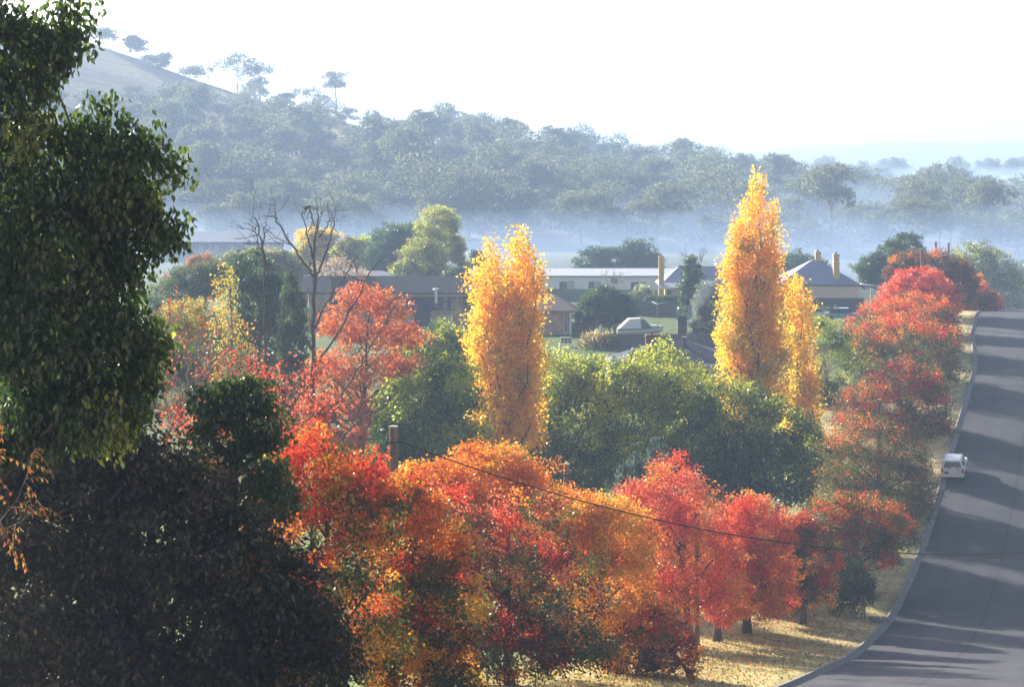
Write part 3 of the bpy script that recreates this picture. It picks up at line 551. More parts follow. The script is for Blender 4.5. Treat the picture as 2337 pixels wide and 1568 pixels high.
bare('sparse_tree', 'sparse crimson-leaved tree above the nearest street tree', [
    [(660,1060),(640,960),(650,900),(600,850)], [(645,960),(590,900),(560,850)], [(650,940),(700,890),(720,850)], [(650,980),(720,950),(770,940)], [(640,990),(560,960),(480,940)], [(640,990),(520,1000),(400,960)], [(600,950),(450,970),(370,980)]], 100, .09, 660, 14, 'bark', 170, 1.0, (2600,.13,pal((RED,.6,.6),(PINK,.4,.4),(DRED,.3,.3))), tw=.014, cat='tree')
bare('bare_tree', 'pale bare bush right of the shorter poplar', [
    [(1840,960),(1850,900),(1870,850),(1885,800)], [(1845,930),(1880,870),(1898,840)], [(1842,900),(1852,840),(1860,800)], [(1842,940),(1830,900),(1838,850)]], 205, .08, 1840, 15, 'pale_bark', 110, 1.6, tw=.02)
bare('bare_tree', 'grey leafless shrub left of the first poplar before the dark-roofed house', [
    [(1040,850),(1042,790),(1050,730),(1060,690)], [(1040,820),(1025,750),(1015,700)], [(1042,810),(1070,750),(1080,700)], [(1040,800),(1035,740),(1040,690)]], 225, .08, 1040, 16, 'pale_bark', 130, 1.5, tw=.018)
bare('bare_tree', 'leafless young tree in front of the white weatherboard wall', [[(1393,700),(1395,660),(1402,620)], [(1395,670),(1385,640),(1380,625)], [(1395,660),(1410,635),(1415,620)]], 345, .07, 1393, 17, 'pale_bark', 26, 1.3, tw=.022)
bare('bare_tree', 'leafless twiggy tree above the tall narrow shrub', [[(1590,700),(1590,640),(1588,590)], [(1590,640),(1575,600),(1562,580)], [(1590,630),(1602,595),(1606,575)]], 315, .08, 1590, 18, 'bark', 60, 1.5, tw=.018)

# --- foreground left
BG = pal(((.032,.062,.014),.7,.5),((.055,.09,.018),.3,.5),((.20,.22,.035),.02,.08))  # third tint paints sunlit yellow-green leaves into the colour, commoner towards the top
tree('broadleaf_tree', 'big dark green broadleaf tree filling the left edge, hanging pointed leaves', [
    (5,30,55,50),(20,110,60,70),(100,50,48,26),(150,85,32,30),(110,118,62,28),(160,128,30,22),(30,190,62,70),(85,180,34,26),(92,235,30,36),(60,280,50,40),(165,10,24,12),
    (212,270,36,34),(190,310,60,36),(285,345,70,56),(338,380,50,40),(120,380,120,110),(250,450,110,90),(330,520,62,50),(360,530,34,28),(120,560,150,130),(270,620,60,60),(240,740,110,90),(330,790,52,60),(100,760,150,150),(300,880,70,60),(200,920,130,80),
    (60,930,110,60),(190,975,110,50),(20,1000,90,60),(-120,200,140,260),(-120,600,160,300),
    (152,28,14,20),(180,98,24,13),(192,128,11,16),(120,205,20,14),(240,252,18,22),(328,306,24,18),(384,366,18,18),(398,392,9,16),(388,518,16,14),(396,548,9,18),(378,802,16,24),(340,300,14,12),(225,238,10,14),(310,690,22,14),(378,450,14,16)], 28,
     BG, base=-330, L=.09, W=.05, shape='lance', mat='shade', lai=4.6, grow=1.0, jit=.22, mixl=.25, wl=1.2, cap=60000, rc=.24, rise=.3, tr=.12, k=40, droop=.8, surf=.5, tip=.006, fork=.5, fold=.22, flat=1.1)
tree('broadleaf_tree', 'dark green leafy sprig rising above the shaded mass near the crimson leaves', [(490,920,45,42),(560,905,55,40),(590,980,55,55),(510,1000,70,60),(560,1080,85,70),(620,1140,60,70)], 44.5,
     pal(((.030,.055,.014),.7,.6),((.05,.08,.018),.3,.4)), base=540, L=.10, W=.055, shape='lance', mat='shade', lai=3.6, rc=.26, tr=.1, k=26, droop=.7, tip=.008)
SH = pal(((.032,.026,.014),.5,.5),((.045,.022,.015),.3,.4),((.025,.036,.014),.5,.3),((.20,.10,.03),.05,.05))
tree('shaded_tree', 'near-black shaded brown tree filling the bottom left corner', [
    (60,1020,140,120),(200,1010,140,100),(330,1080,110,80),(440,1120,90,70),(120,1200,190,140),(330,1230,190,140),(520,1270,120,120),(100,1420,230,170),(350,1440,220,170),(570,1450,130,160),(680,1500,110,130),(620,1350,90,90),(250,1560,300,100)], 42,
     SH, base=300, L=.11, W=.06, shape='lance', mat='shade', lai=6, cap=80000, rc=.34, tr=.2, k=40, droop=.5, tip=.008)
tree('shaded_tree', 'second dark tree left of and behind the near-black one, added to shade it', [(-60,1000,200,220),(60,820,180,180),(-250,800,250,300),(-200,450,220,260),(-100,1300,260,200)], 50,
     SH, base=-120, L=.13, W=.08, shape='lance', mat='shade', lai=4.5, cap=40000, rc=.45, tr=.25, k=24, droop=.5)  # tree added mostly out of view to shade the bottom left mass
tree('shaded_tree', 'third dark tree deep behind the broadleaf tree, added for its shade', [(-150,560,240,260),(60,650,200,200),(150,850,150,170),(-200,950,300,260),(0,350,60,80)], 62,
     SH, base=-60, L=.15, W=.09, shape='lance', mat='shade', lai=4.5, cap=40000, rc=.5, tr=.28, k=24, droop=.5)  # another added shade caster, keeps the sun off the foreground leaves
def sprig():
    rng = np.random.default_rng(71); d = 24
    root = thing('branch', 'thin branch with orange compound leaves reaching in from the left edge', 'branch', P(-60,1240,d)); b = P(-60,1240,d)
    mb = MB(); pos = []; ax = []
    for pl in ([(-60,1240),(0,1190),(40,1140),(62,1085),(80,1040),(78,1010)], [(-60,1240),(10,1210),(50,1190),(75,1165),(95,1150)], [(-60,1240),(-20,1100),(0,1060),(10,1040)], [(-60,1240),(-20,1000),(5,960),(0,940)], [(0,1190),(20,1240),(50,1260)]):
        p = np.array([P(x, y, d+.1*i)-b for i, (x, y) in enumerate(pl)]); mb.tube(p, np.linspace(.006, .002, len(p)), 6)
        for i in range(1, len(p)):
            for _ in range(2):
                a = p[i]+(p[i-1]-p[i])*rng.random()*.5; st = unit(rng.normal(size=3)+V(.4,0,-.2)); ln = .2+.1*rng.random()
                q = np.linspace(0, 1, 5)[:,None]; rp = a+st*ln*q+V(0,0,-.08)*q**2; mb.tube(rp, .003, 4, cap=False)
                for j in range(1, 5):
                    for sg in (-1, 1): pos.append(rp[j]); ax.append(unit(st*.5+np.cross(st, V(0,1,0))*sg*.5+V(0,0,-.9)))
    mb.build('stem', M['pale_bark'], root)
    n = len(pos); pos = np.array(pos); ax = np.array(ax); nr = unit(np.cross(ax, rand_dir(rng, n))); s = .7+.5*rng.random(n)
    v, f, k = leaf_arrays(pos, ax, nr, .058*s, .022*s, 'lance', .15)
    link('foliage', npmesh('foliage', v, f, np.repeat(pick(rng, pal(((.34,.17,.05),1,1),((.30,.10,.04),.5,.5)), rng.random(n), n), k, 0)), M['leaf'], root)
sprig()

# ------------------------------------------------------------------ hill wood
rngh = np.random.default_rng(9)
def gum_mesh(seed, h, w, n, tall=.35, nb=9, leaf=.7, spread=1., trunk=True):
    rng = np.random.default_rng(seed); c, r = [], []
    for i in range(nb):
        a = rng.random()*6.28; q = rng.random()**.5
        zz = h*(tall+.1+(1-tall-.16)*rng.random()); rr = w*.5*q*(1-.45*max(0, zz/h-.6)/.4)
        c.append((rr*math.cos(a), rr*math.sin(a), zz)); s = w*(.17+.13*rng.random())*spread; r.append((s, s, s*.62))
    c.append((0,0,h*.8)); r.append((w*.22, w*.22, h*.16))
    v, f, t, cc, cr = crown(rng, np.array(c), np.array(r), n, leaf, leaf*.7, pal(((.10,.125,.05),.6,.4),((.17,.18,.08),.2,.6),((.07,.095,.04),.5,.2)), surf=.72, rc=w*.075, flat=.7, droop=.3, low=-.5)
    return v, f, t, cc
def gum_parts(seed, h, w, n, **kw):
    v, f, t, cc = gum_mesh(seed, h, w, n, **kw); rng = np.random.default_rng(seed+1); mb = MB()
    limbs(rng, mb, V(0,0,-.4), V(w*.05*rng.normal(), w*.05*rng.normal(), h*.72), max(.16, h*.02), cc, 12, 5, tip=.05)
    return npmesh('crown', v, f, t), mb
def single(name, seed, h, w, n, **kw):                     # crown and trunk in one mesh, for trees a few pixels high
    me, mb = gum_parts(seed, h, w, n, **kw)
    o = len(me.vertices); nv = np.zeros(o*3, np.float32); me.vertices.foreach_get('co', nv)
    q = [f for f in mb.f if len(f) == 4]
    nf = len(me.polygons); ll = np.zeros(nf*4, np.int32); me.loops.foreach_get('vertex_index', ll)
    tt = np.zeros(o*4, np.float32); me.attributes['tint'].data.foreach_get('color', tt)
    vv = np.vstack([nv.reshape(-1,3), np.array(mb.v)]); ff = np.vstack([ll.reshape(-1,4), np.array(q)+o])
    m2 = npmesh(name, vv, ff, np.vstack([tt.reshape(-1,4)[:,:3], np.tile(V(.2,.18,.15), (len(mb.v),1))]))
    bpy.data.meshes.remove(me); m2.materials.append(M['gum']); return m2, vv, ff, np.vstack([tt.reshape(-1,4)[:,:3], np.tile(V(.2,.18,.15), (len(mb.v),1))])
protos = [single('gum_tree', 300+i, h, w, 2600, tall=tl, nb=nb, leaf=.56) for i, (h, w, tl, nb) in enumerate([(13,10,.3,9),(15,12,.35,11),(11,11,.2,9),(16,10,.42,9),(9,10,.12,8),(14,14,.3,13)])]
spots = []
for yy in np.arange(655, 1030, 17.):
    for xx in np.arange(-260, 265, 12.):
        x = xx+rngh.normal()*4; y = yy+rngh.normal()*5; u = x/y*1000
        if abs(u) > 232 : continue
        lim = np.interp(u, [-225,-150,-115,-85,-50,-20], [790,872,900,893,942,1005])
        if y > lim and rngh.random() > .03: continue
        if y > 1012: continue
        if y < 720 and rngh.random() < np.interp(u, [-200,-60,60], [.5,.35,.2]): continue
        if rngh.random() < .22: continue
        spots.append((x, y))
spots.sort(key=lambda s: s[1])
rest = []
for i, (x, y) in enumerate(spots):
    k = rngh.integers(len(protos)); s = (.9+.5*rngh.random())*np.interp(x/y*1000, [40,110], [1,.86])*(np.interp(y, [790,880], [1,.72]) if x < -40 else 1); rz = rngh.random()*6.28; z = float(H(x, y))
    if i < 285:
        o = bpy.data.objects.new('gum_tree', protos[k][0]); COL.objects.link(o); o.location = (x, y, z); o.rotation_euler = (0,0,rz); zs = .75+.55*rngh.random(); o.scale = (s*1.3, s*1.3, s*zs)
        tag(o, 'hazy grey-green gum tree among many alike on the wooded hillside', 'tree', 'gum trees of the hillside wood')
    else: rest.append((x, y, z, k, s, rz))
def merge(name, items, step=1):
    vs, fs, ts, o = [], [], [], 0
    for x, y, z, k, s, rz in items:
        _, v, f, t = protos[k]; c, sn_ = math.cos(rz), math.sin(rz)
        vv = np.stack([v[:,0]*c-v[:,1]*sn_, v[:,0]*sn_+v[:,1]*c, v[:,2]], 1)*s+V(x, y, z)
        vs.append(vv); fs.append(f+o); ts.append(t); o += len(v)
    ob = link(name, npmesh(name, np.vstack(vs), np.vstack(fs), np.vstack(ts)), M['gum']); ob['kind'] = 'stuff'; return ob
if rest: merge('woodland', rest)
far = []
for i in range(210):
    y = 1450+500*rngh.random(); u = -60+300*rngh.random(); x = u*y/1000
    far.append((x, y, float(H(x, y)), rngh.integers(6), .8+.6*rngh.random(), rngh.random()*6))
merge('distant_woodland', far)
# lone trees on the skyline
SK = [('wide umbrella-shaped gum highest on the bare hill', 243, 63, 108, 33, .45), ('first of two leaning gums on the hill below the umbrella-shaped one', 298, 76, 128, 16, .4), ('second of two leaning gums on the hill, lower and fuller', 314, 88, 140, 22, .35),
      ('low half-hidden gum behind the hill brow', 348, 126, 152, 26, .1), ('low dark dome-shaped gum on the hill brow', 444, 153, 184, 30, .1), ('large round-headed gum on the hill skyline with a clear trunk', 541, 121, 206, 37, .4),
      ('gum right beside the large round-headed one, drooping to the right', 592, 132, 210, 28, .35), ('small bushy gum at the foot of the drooping one', 578, 180, 222, 26, .1), ('spiky small tree alone on the hill slope', 648, 212, 244, 17, .15),
      ('dense dark gum leaning left on the hill slope', 712, 198, 264, 36, .15), ('tallest thin gum with a bare pole trunk and small tufted head', 768, 155, 262, 24, .55),
      ('gum with an open see-through crown on the wooded crest', 998, 243, 330, 30, .4), ('big full gum on the wooded crest above the first poplar', 1070, 258, 345, 52, .2), ('round gum on the wooded crest right of the big full one', 1195, 292, 380, 48, .2),
      ('pale feathery gum on the wooded crest near its right end', 1325, 302, 385, 36, .25), ('tall gum standing above the wood left of the tallest poplar', 1615, 342, 425, 44, .25), ('tall gum above the wood right of the tallest poplar', 1765, 360, 440, 34, .35), ('broad gum above the misty wood near the right', 1885, 388, 470, 40, .25)]
for i, (lb, x, top, bot, hw, tl) in enumerate(SK):
    d = 1000; k = d/F; h = (bot-top)*k; w = hw*2.5*k
    xx = (x-CX)*k; z = -(bot-HY)*k; hz = float(H(xx, d))
    root = thing('gum_tree', lb, 'tree', (xx, d, hz), 0, 'lone gums along the skyline')
    hh = h+(z-hz); me, mb = gum_parts(500+i, hh, w, 2600 if i not in (11,) else 900, tall=tl, nb=11, leaf=.6)
    link('crown', me, M['gum'], root); mb.build('trunk', M['bark'], root)

# ------------------------------------------------------------------ houses
def px2m(d): return d/F
def house(label, px, d, rz=0, name='house'):
    b = gp(px, d); return thing(name, label, 'house', b, rz), b
def window(root, x0, x1, z0, z1, y, frame='trim', split=2, glass='glass', dep=.1):
    mb = MB(); t = .07
    mb.box(x0, x1, y-.06, y+dep, z1-t, z1); mb.box(x0-.04, x1+.04, y-.1, y+dep, z0-t, z0); mb.box(x0, x0+t, y-.06, y+dep, z0, z1-t); mb.box(x1-t, x1, y-.06, y+dep, z0, z1-t)
    for i in range(1, split): xm = x0+(x1-x0)*i/split; mb.box(xm-t/2, xm+t/2, y-.055, y+dep, z0, z1-t)
    w = mb.build('window', M[frame], root)
    MB().box(x0+t, x1-t, y-.02, y+.03, z0, z1-t).build('pane', M[glass], w)
    if split > 1: MB().box(x0+(x1-x0)/split+t, x1-t, y-.034, y-.026, z0+.02, z1-t-.02).build('blind', M['blind'], w)
def fc(px, py, d, b): return P(px, py, d)-b              # photo point to house-local metres
def chimney(root, x, y, z0, z1, w, mat, dep=None):
    dep = dep or w; mb = MB().box(x-w/2, x+w/2, y-dep/2, y+dep/2, z0, z1-.3); mb.box(x-w/2-.07, x+w/2+.07, y-dep/2-.07, y+dep/2+.07, z1-.3, z1-.12); mb.box(x-w/2+.02, x+w/2-.02, y-dep/2+.02, y+dep/2-.02, z1-.12, z1)
    ch = mb.build('chimney', M[mat], root); MB().disc((x,y,z1), .12, 0, .3, 10, 'z', .1).build('chimney_pot', M['brick_red'], ch)
def walls(root, x0, x1, y0, y1, h, mat, name='wall'):
    return MB().box(x0, x1, y0, y1, -.6, h).build(name, M[mat], root)
def gutter(root, x0, x1, y, z, mat='trim'):
    MB().box(x0, x1, y-.1, y-.003, z-.14, z+.02).build('gutter', M[mat], root)
# brown brick long building
hb, b = house('long brown brick building with a pale blue metal roof, far left', 500, 520); k = px2m(520)
ez = fc(0,551,520,b)[2]; x0, x1 = fc(335,0,520,b)[0], fc(640,0,520,b)[0]
walls(hb, x0, x1, 0, 8, ez-.1, 'brick'); MB().gable(x0-.4, x1+1.1, -.7, 8.7, ez, 2.1).build('roof', M['iron_white'], hb); gutter(hb, x0-.4, x1+1.1, -.7, ez)
MB().add([(x1-.003,0,ez-.1),(x1-.003,8,ez-.1),(x1-.003,4,ez+1.75),(x1-.25,0,ez-.1),(x1-.25,8,ez-.1),(x1-.25,4,ez+1.75)], [(0,1,2),(5,4,3),(0,3,4,1),(1,4,5,2),(2,5,3,0)]).build('gable_end', M['brick'], hb)
for px in (455, 490, 525, 560, 590, 618): x = fc(px,0,520,b)[0]; window(hb, x-.8, x+.8, ez-2.1, ez-.7, 0, 'trim', 2)
MB().box(fc(478,0,520,b)[0]-.05, fc(478,0,520,b)[0]+.05, -.16, -.04, -.3, ez-.1).build('downpipe', M['trim'], hb)
# low roofs of the left town
def small_house(label, pxa, pxb, yr, ye, d, roof, wall, hipin=2.5, dep=8):
    pm = (pxa+pxb)/2; h, b = house(label, pm, d); ez = fc(0,ye,d,b)[2]; x0, x1 = fc(pxa,0,d,b)[0], fc(pxb,0,d,b)[0]
    rise = (ye-yr)*px2m(d)*1.0+.4
    walls(h, x0+.5, x1-.5, .5, dep-.5, ez-.12, wall); MB().hip(x0, x1, 0, dep, ez, rise, hipin).build('roof', M[roof], h); gutter(h, x0, x1, 0, ez)
    return h, b, ez, x0, x1
h, b, ez, x0, x1 = small_house('small house with a pale blue low roof behind the slender cypress', 600, 700, 617, 630, 330, 'iron_white', 'brick'); window(h, -1.2, 1.0, ez-2.2, ez-.9, .5)
h, b, ez, x0, x1 = small_house('house with a light blue skillion roof above the salmon red tree', 775, 915, 628, 645, 325, 'iron_roof', 'tan_wall'); window(h, -1.2, 1.0, ez-2.2, ez-.9, .5)
h, b, ez, x0, x1 = small_house('house with a dark navy roof left of the feathery pale tree', 840, 930, 604, 630, 372, 'tile', 'brick'); window(h, -1., 1., ez-2.2, ez-.9, .5)
h, b, ez, x0, x1 = small_house('dark hip-roofed house peeping above the tan house', 1050, 1140, 600, 616, 405, 'tile', 'brick_tan'); window(h, -1., 1., ez-2.2, ez-.9, .5)
MB().tube([(x0+3.3,2,ez), (x0+3.3,2,ez+5.2)], .035, 6).tube([(x0+1.7,2,ez+4.9), (x0+5.2,2,ez+5.05)], .03, 5).tube([(x0+1.2,2,ez+3.2), (x0+4.0,2,ez+3.1)], .03, 5).tube([(x0+2.1,2,ez+4.7),(x0+2.4,2,ez+5.3)], .03, 5).tube([(x0+4.4,2,ez+4.8),(x0+4.4,2,ez+5.3)], .03, 5).build('television_aerial', M['chrome'], h)
# tan house with pale green roof
h, b = house('tan house with a pale green flat-pitched roof left of the first poplar', 1040, 345); ez = fc(0,627,345,b)[2]; x0, x1 = fc(955,0,345,b)[0], fc(1180,0,345,b)[0]
walls(h, x0+.3, x1, .4, 7.6, ez-.12, 'tan_wall'); MB().hip(x0, x1+.4, 0, 8, ez, .75, 1.5, .35).build('roof', M['iron_green'], h)
MB().tube([(fc(993,0,345,b)[0],3,ez+.3),(fc(993,0,345,b)[0],3,ez+1.2)], .12, 8).build('roof_vent', M['trim'], h); window(h, x0+4.2, x0+6, ez-1.9, ez-.7, .4)
# dark-roofed long house with two roof steps
d = 290; h, b = house('long house with two dark tiled roofs and tan brick walls behind the first poplar', 1000, d)
X = lambda px: fc(px,0,d,b)[0]; Z = lambda py: fc(0,py,d,b)[2]
walls(h, X(700), X(1225), 3.2, 11, Z(668), 'brick_tan', 'wall'); MB().gable(X(680), X(1240), 2.4, 12, Z(670), 1.75).build('roof', M['tile'], h)
walls(h, X(775), X(1225), .5, 3.19, Z(704)-.02, 'brick_tan', 'wall')
MB().add([(X(752),-.3,Z(705)),(X(1235),-.3,Z(705)),(X(1235),3.19,Z(681)),(X(752),3.19,Z(681)),(X(752),-.3,Z(705)-.15),(X(1235),-.3,Z(705)-.15),(X(1235),3.19,Z(681)-.15),(X(752),3.19,Z(681)-.15)], [(0,1,2,3),(7,6,5,4),(0,4,5,1),(1,5,6,2),(2,6,7,3),(3,7,4,0)]).build('lower_roof', M['tile'], h)
MB().box(X(940), X(983), .46, .498, -.3, Z(708)).build('entry', M['dark_trim'], h); window(h, X(1014), X(1032), .1, Z(708), .5, 'trim', 1, 'blind'); window(h, X(790), X(830), .7, Z(712), .5)
fl = MB().tube([(X(995),1,Z(693)),(X(995),1,Z(662))], .17, 10).build('roof_flue', M['trim'], h); MB().disc((X(995),1,Z(662)), .42, 0, .18, 12, 'z', .3).build('flue_cap', M['trim'], fl)
walls(h, X(1225)+.01, X(1301), -3.4, 5, Z(704)-.1, 'brick_tan', 'wall'); MB().hip(X(1205), X(1316), -4.2, 5.8, Z(704), 1.65, 2.6).build('wing_roof', M['tile_brown'], h)
window(h, X(1286), X(1293), .3, Z(709), -3.4, 'trim', 1); MB().box(X(1298), X(1303), -3.62, -3.42, -.3, Z(706)).build('corner_post', M['trim'], h)
# white weatherboard house
d = 375; h, b = house('long white weatherboard house with a white metal roof', 1370, d); X = lambda px: fc(px,0,d,b)[0]; Z = lambda py: fc(0,py,d,b)[2]
walls(h, X(1215), X(1530), 0, 8, Z(631), 'board'); MB().gable(X(1200), X(1540), -.6, 8.6, Z(629), .95).build('roof', M['iron_white'], h); gutter(h, X(1200), X(1540), -.6, Z(629), 'dark_trim')
for a, c2, t, bt in ((1276,1312,641,663),(1342,1372,641,659),(1439,1476,642,663)): window(h, X(a), X(c2), Z(bt), Z(t), 0)
window(h, X(1393), X(1411), Z(646), Z(634), 0, 'trim', 1)
# cream house with tall chimney
d = 345; h, b = house('cream house with a blue-grey hip roof and a tall yellow chimney', 1670, d); X = lambda px: fc(px,0,d,b)[0]; Z = lambda py: fc(0,py,d,b)[2]
walls(h, X(1517), X(1800), 0, 9, Z(655), 'cream'); MB().hip(X(1505), X(1835), -.7, 10, Z(650), 2.45, 3.1).build('roof', M['iron_roof'], h)
MB().add([(X(1500),-2.2,Z(654)),(X(1570),-2.2,Z(654)),(X(1570),-.71,Z(645)),(X(1512),-.71,Z(645)),(X(1500),-2.2,Z(656)),(X(1570),-2.2,Z(656)),(X(1570),-.71,Z(647)),(X(1512),-.71,Z(647))], [(0,1,2,3),(7,6,5,4),(0,4,5,1),(1,5,6,2),(2,6,7,3),(3,7,4,0)]).build('porch_roof', M['iron_white'], h)
window(h, X(1520), X(1547), Z(681), Z(660), 0); chimney(h, X(1508), -1.2, -.5, Z(583), .75, 'chim')
# slate-roofed lower house
d = 226; h, b = house('white-walled house with a slate blue hip roof below the boat', 1530, d); X = lambda px: fc(px,0,d,b)[0]; Z = lambda py: fc(0,py,d,b)[2]
walls(h, X(1390), X(1685), .5, 9, Z(834), 'white_wall'); MB().hip(X(1398), X(1700), 0, 9.5, Z(832), 1.95, 5.2).build('roof', M['iron_blue'], h); gutter(h, X(1384), X(1700), 0, Z(832), 'trim')
window(h, X(1420), X(1450), Z(868), Z(845), .5); window(h, X(1600), X(1640), Z(868), Z(845), .5)
chimney(h, X(1491), 2.6, Z(830), Z(768), 1.15, 'brick_red'); fl = MB().tube([(X(1568),3.5,Z(815)),(X(1568),3.5,Z(777))], .14, 10).build('flue', M['iron'], h); MB().disc((X(1568),3.5,Z(777)), .2, 0, .1, 10, 'z').build('flue_cap', M['chrome'], fl)
# cream farmhouse with pyramid roof and verandah
d = 335; h, b = house('tan farmhouse with a steep blue-grey pyramid roof, three chimneys and side verandah', 1875, d); X = lambda px: fc(px,0,d,b)[0]; Z = lambda py: fc(0,py,d,b)[2]
walls(h, X(1780), X(1962), .5, 10.5, Z(650), 'tan_wall'); MB().hip(X(1775), X(1967), 0, 11, Z(650), 3.35, 5.6).build('roof', M['iron_roof'], h); gutter(h, X(1775), X(1967), 0, Z(650), 'dark_trim')
MB().add([(X(1967)+.003,0,Z(648)),(X(2022),-.1,Z(655)),(X(2022),11.1,Z(655)),(X(1967)+.003,11,Z(648)),(X(1967)+.003,0,Z(650)),(X(2022),-.1,Z(657)),(X(2022),11.1,Z(657)),(X(1967)+.003,11,Z(650))], [(0,1,2,3),(7,6,5,4),(0,4,5,1),(1,5,6,2),(2,6,7,3),(3,7,4,0)]).build('verandah_roof', M['iron_white'], h)
for yy in (.1, 3.5, 7, 10.7): MB().box(X(2014)-.07, X(2014)+.07, yy, yy+.14, -.5, Z(656)).build('verandah_post', M['trim'], h)
MB().box(X(1962)+.003, X(1962)+.04, 1.2, 2.2, 0, 2.2).build('side_door', M['dark_trim'], h); window(h, X(1835), X(1848), Z(690), Z(662), .5, 'dark_trim', 1)
chimney(h, X(1878), 5.5, Z(600), Z(577), .75, 'chim'); chimney(h, X(1924), 7.2, Z(640), Z(584), .8, 'chim'); chimney(h, X(1912), 1.6, Z(646), Z(598), .8, 'chim')
# far shed in the wood
sx = gp(1880, 760); t = thing('shed', 'tiny pale roofed shed half hidden in the misty wood', 'shed', (sx[0], 760, sx[2])); MB().box(-2,2,-2,2,-.5,7).build('wall', M['white_wall'], t); MB().gable(-2.4,2.4,-2.4,2.4,7,1.2).build('roof', M['cream'], t)

# ------------------------------------------------------------------ fences, walls, garden things
def fence(label, pts, h, mat, post=2.4, name='fence', pm='wood'):
    """pts: (px, d) list; follows the ground"""
    b = gp(*pts[0]); t = thing(name, label, 'fence', b); mb = MB(); pb = []
    for (pa, da), (pc, dc) in zip(pts[:-1], pts[1:]):
        a, c = gp(pa, da), gp(pc, dc); n = max(1, int(np.linalg.norm((c-a)[:2])/post))
        for i in range(n):
            u = a+(c-a)*i/n; w = a+(c-a)*(i+1)/n; u[2] = float(H(u[0], u[1])); w[2] = float(H(w[0], w[1])); u = u-b; w = w-b
            nn = unit(np.cross(w-u, V(0,0,1)))*.02; e = unit(w-u)*.06
            vs = [u-nn+e, w-nn-e, w+nn-e, u+nn+e]; mb.add([q+V(0,0,-.1) for q in vs]+[q+V(0,0,h) for q in vs], [(3,2,1,0),(4,5,6,7),(0,1,5,4),(1,2,6,5),(2,3,7,6),(3,0,4,7)])
            pb.append(u)
        pb.append(w)
    mb.build('panel', M[mat], t)
    for u in pb: MB().box(u[0]-.05, u[0]+.05, u[1]-.05, u[1]+.05, u[2]-.3, u[2]+h+.05).build('post', M[pm], t)
    return t
fence('green metal sheet fence below the white weatherboard house', [(1232,356),(1500,352)], 1.75, 'fence_green', 2.6, pm='fence_green')
fence('dark grey paling fence across the back of the lawn', [(1440,322),(1556,320)], 2.0, 'fence_grey')
fence('grey paling fence in front of the white boat', [(1392,263),(1480,262),(1640,263)], 1.65, 'fence_grey')
fence('dark navy sheet fence below the tan farmhouse', [(1840,327),(1970,325)], 2.1, 'fence_navy', 2.6, pm='fence_navy')
def low_wall():
    a, c = gp(1300, 295), gp(1368, 293); t = thing('garden_wall', 'low salmon brick garden wall right of the tan brick wing', 'wall', a); e = c-a
    MB().box(0, e[0], -.12, .12, -.3, .95).build('wall', M['brick_salmon'], t); MB().box(-.04, e[0]+.04, -.16, .16, .953, 1.02).build('coping', M['kerb'], t)
low_wall()
def letterboxes():
    b = gp(1292, 265); t = thing('letterbox_bank', 'white bank of six letterboxes on the lawn edge', 'letterbox', b); w = .62
    MB().box(-w, w, -.15, .2, .42, 1.08).build('cabinet', M['trim'], t)
    for sx in (-w+.06, w-.06): MB().box(sx-.05, sx+.05, -.08, .08, -.2, .417).build('leg', M['trim'], t)
    for r in range(2):
        for c in range(3): xx = -w+.08+c*.39; MB().box(xx, xx+.3, -.17, -.153, .5+r*.29, .5+r*.29+.2).build('door', M['plate'], t)
letterboxes()
def bbq():
    b = gp(1557, 284); t = thing('brick_barbecue', 'dark brick barbecue with a roofed chimney on the lawn', 'barbecue', b); w = .55
    MB().box(-w, w, -.4, .5, -.2, 1.0).build('base', M['brick_red'], t); MB().box(-w-.05, w+.05, -.45, .55, 1.003, 1.08).build('slab', M['kerb'], t)
    for sx in (-w+.08, w-.08): MB().box(sx-.08, sx+.08, -.3, .5, 1.083, 2.05).build('pillar', M['brick_red'], t)
    MB().box(-w+.163, w-.163, .3, .5, 1.083, 2.05).build('back', M['iron'], t); MB().hip(-w-.2, w+.2, -.5, .7, 2.12, .3, .5, .07).build('roof', M['tile'], t)
bbq()
def clothesline():
    t = thing('clothes_line', 'pale metal frame of a clothes line at the back lawn', 'clothes line', gp(1500, 316)); 
    mb = MB().tube([(0,0,-.2),(0,0,2.)], .03, 6); mb.build('pole', M['chrome'], t); q = MB()
    for i in range(4): q.tube([(0,0,1.9),(1.6*math.cos(i*1.57+.4),1.6*math.sin(i*1.57+.4),2.15)], .018, 5)
    q.build('arm', M['chrome'], t)
clothesline()
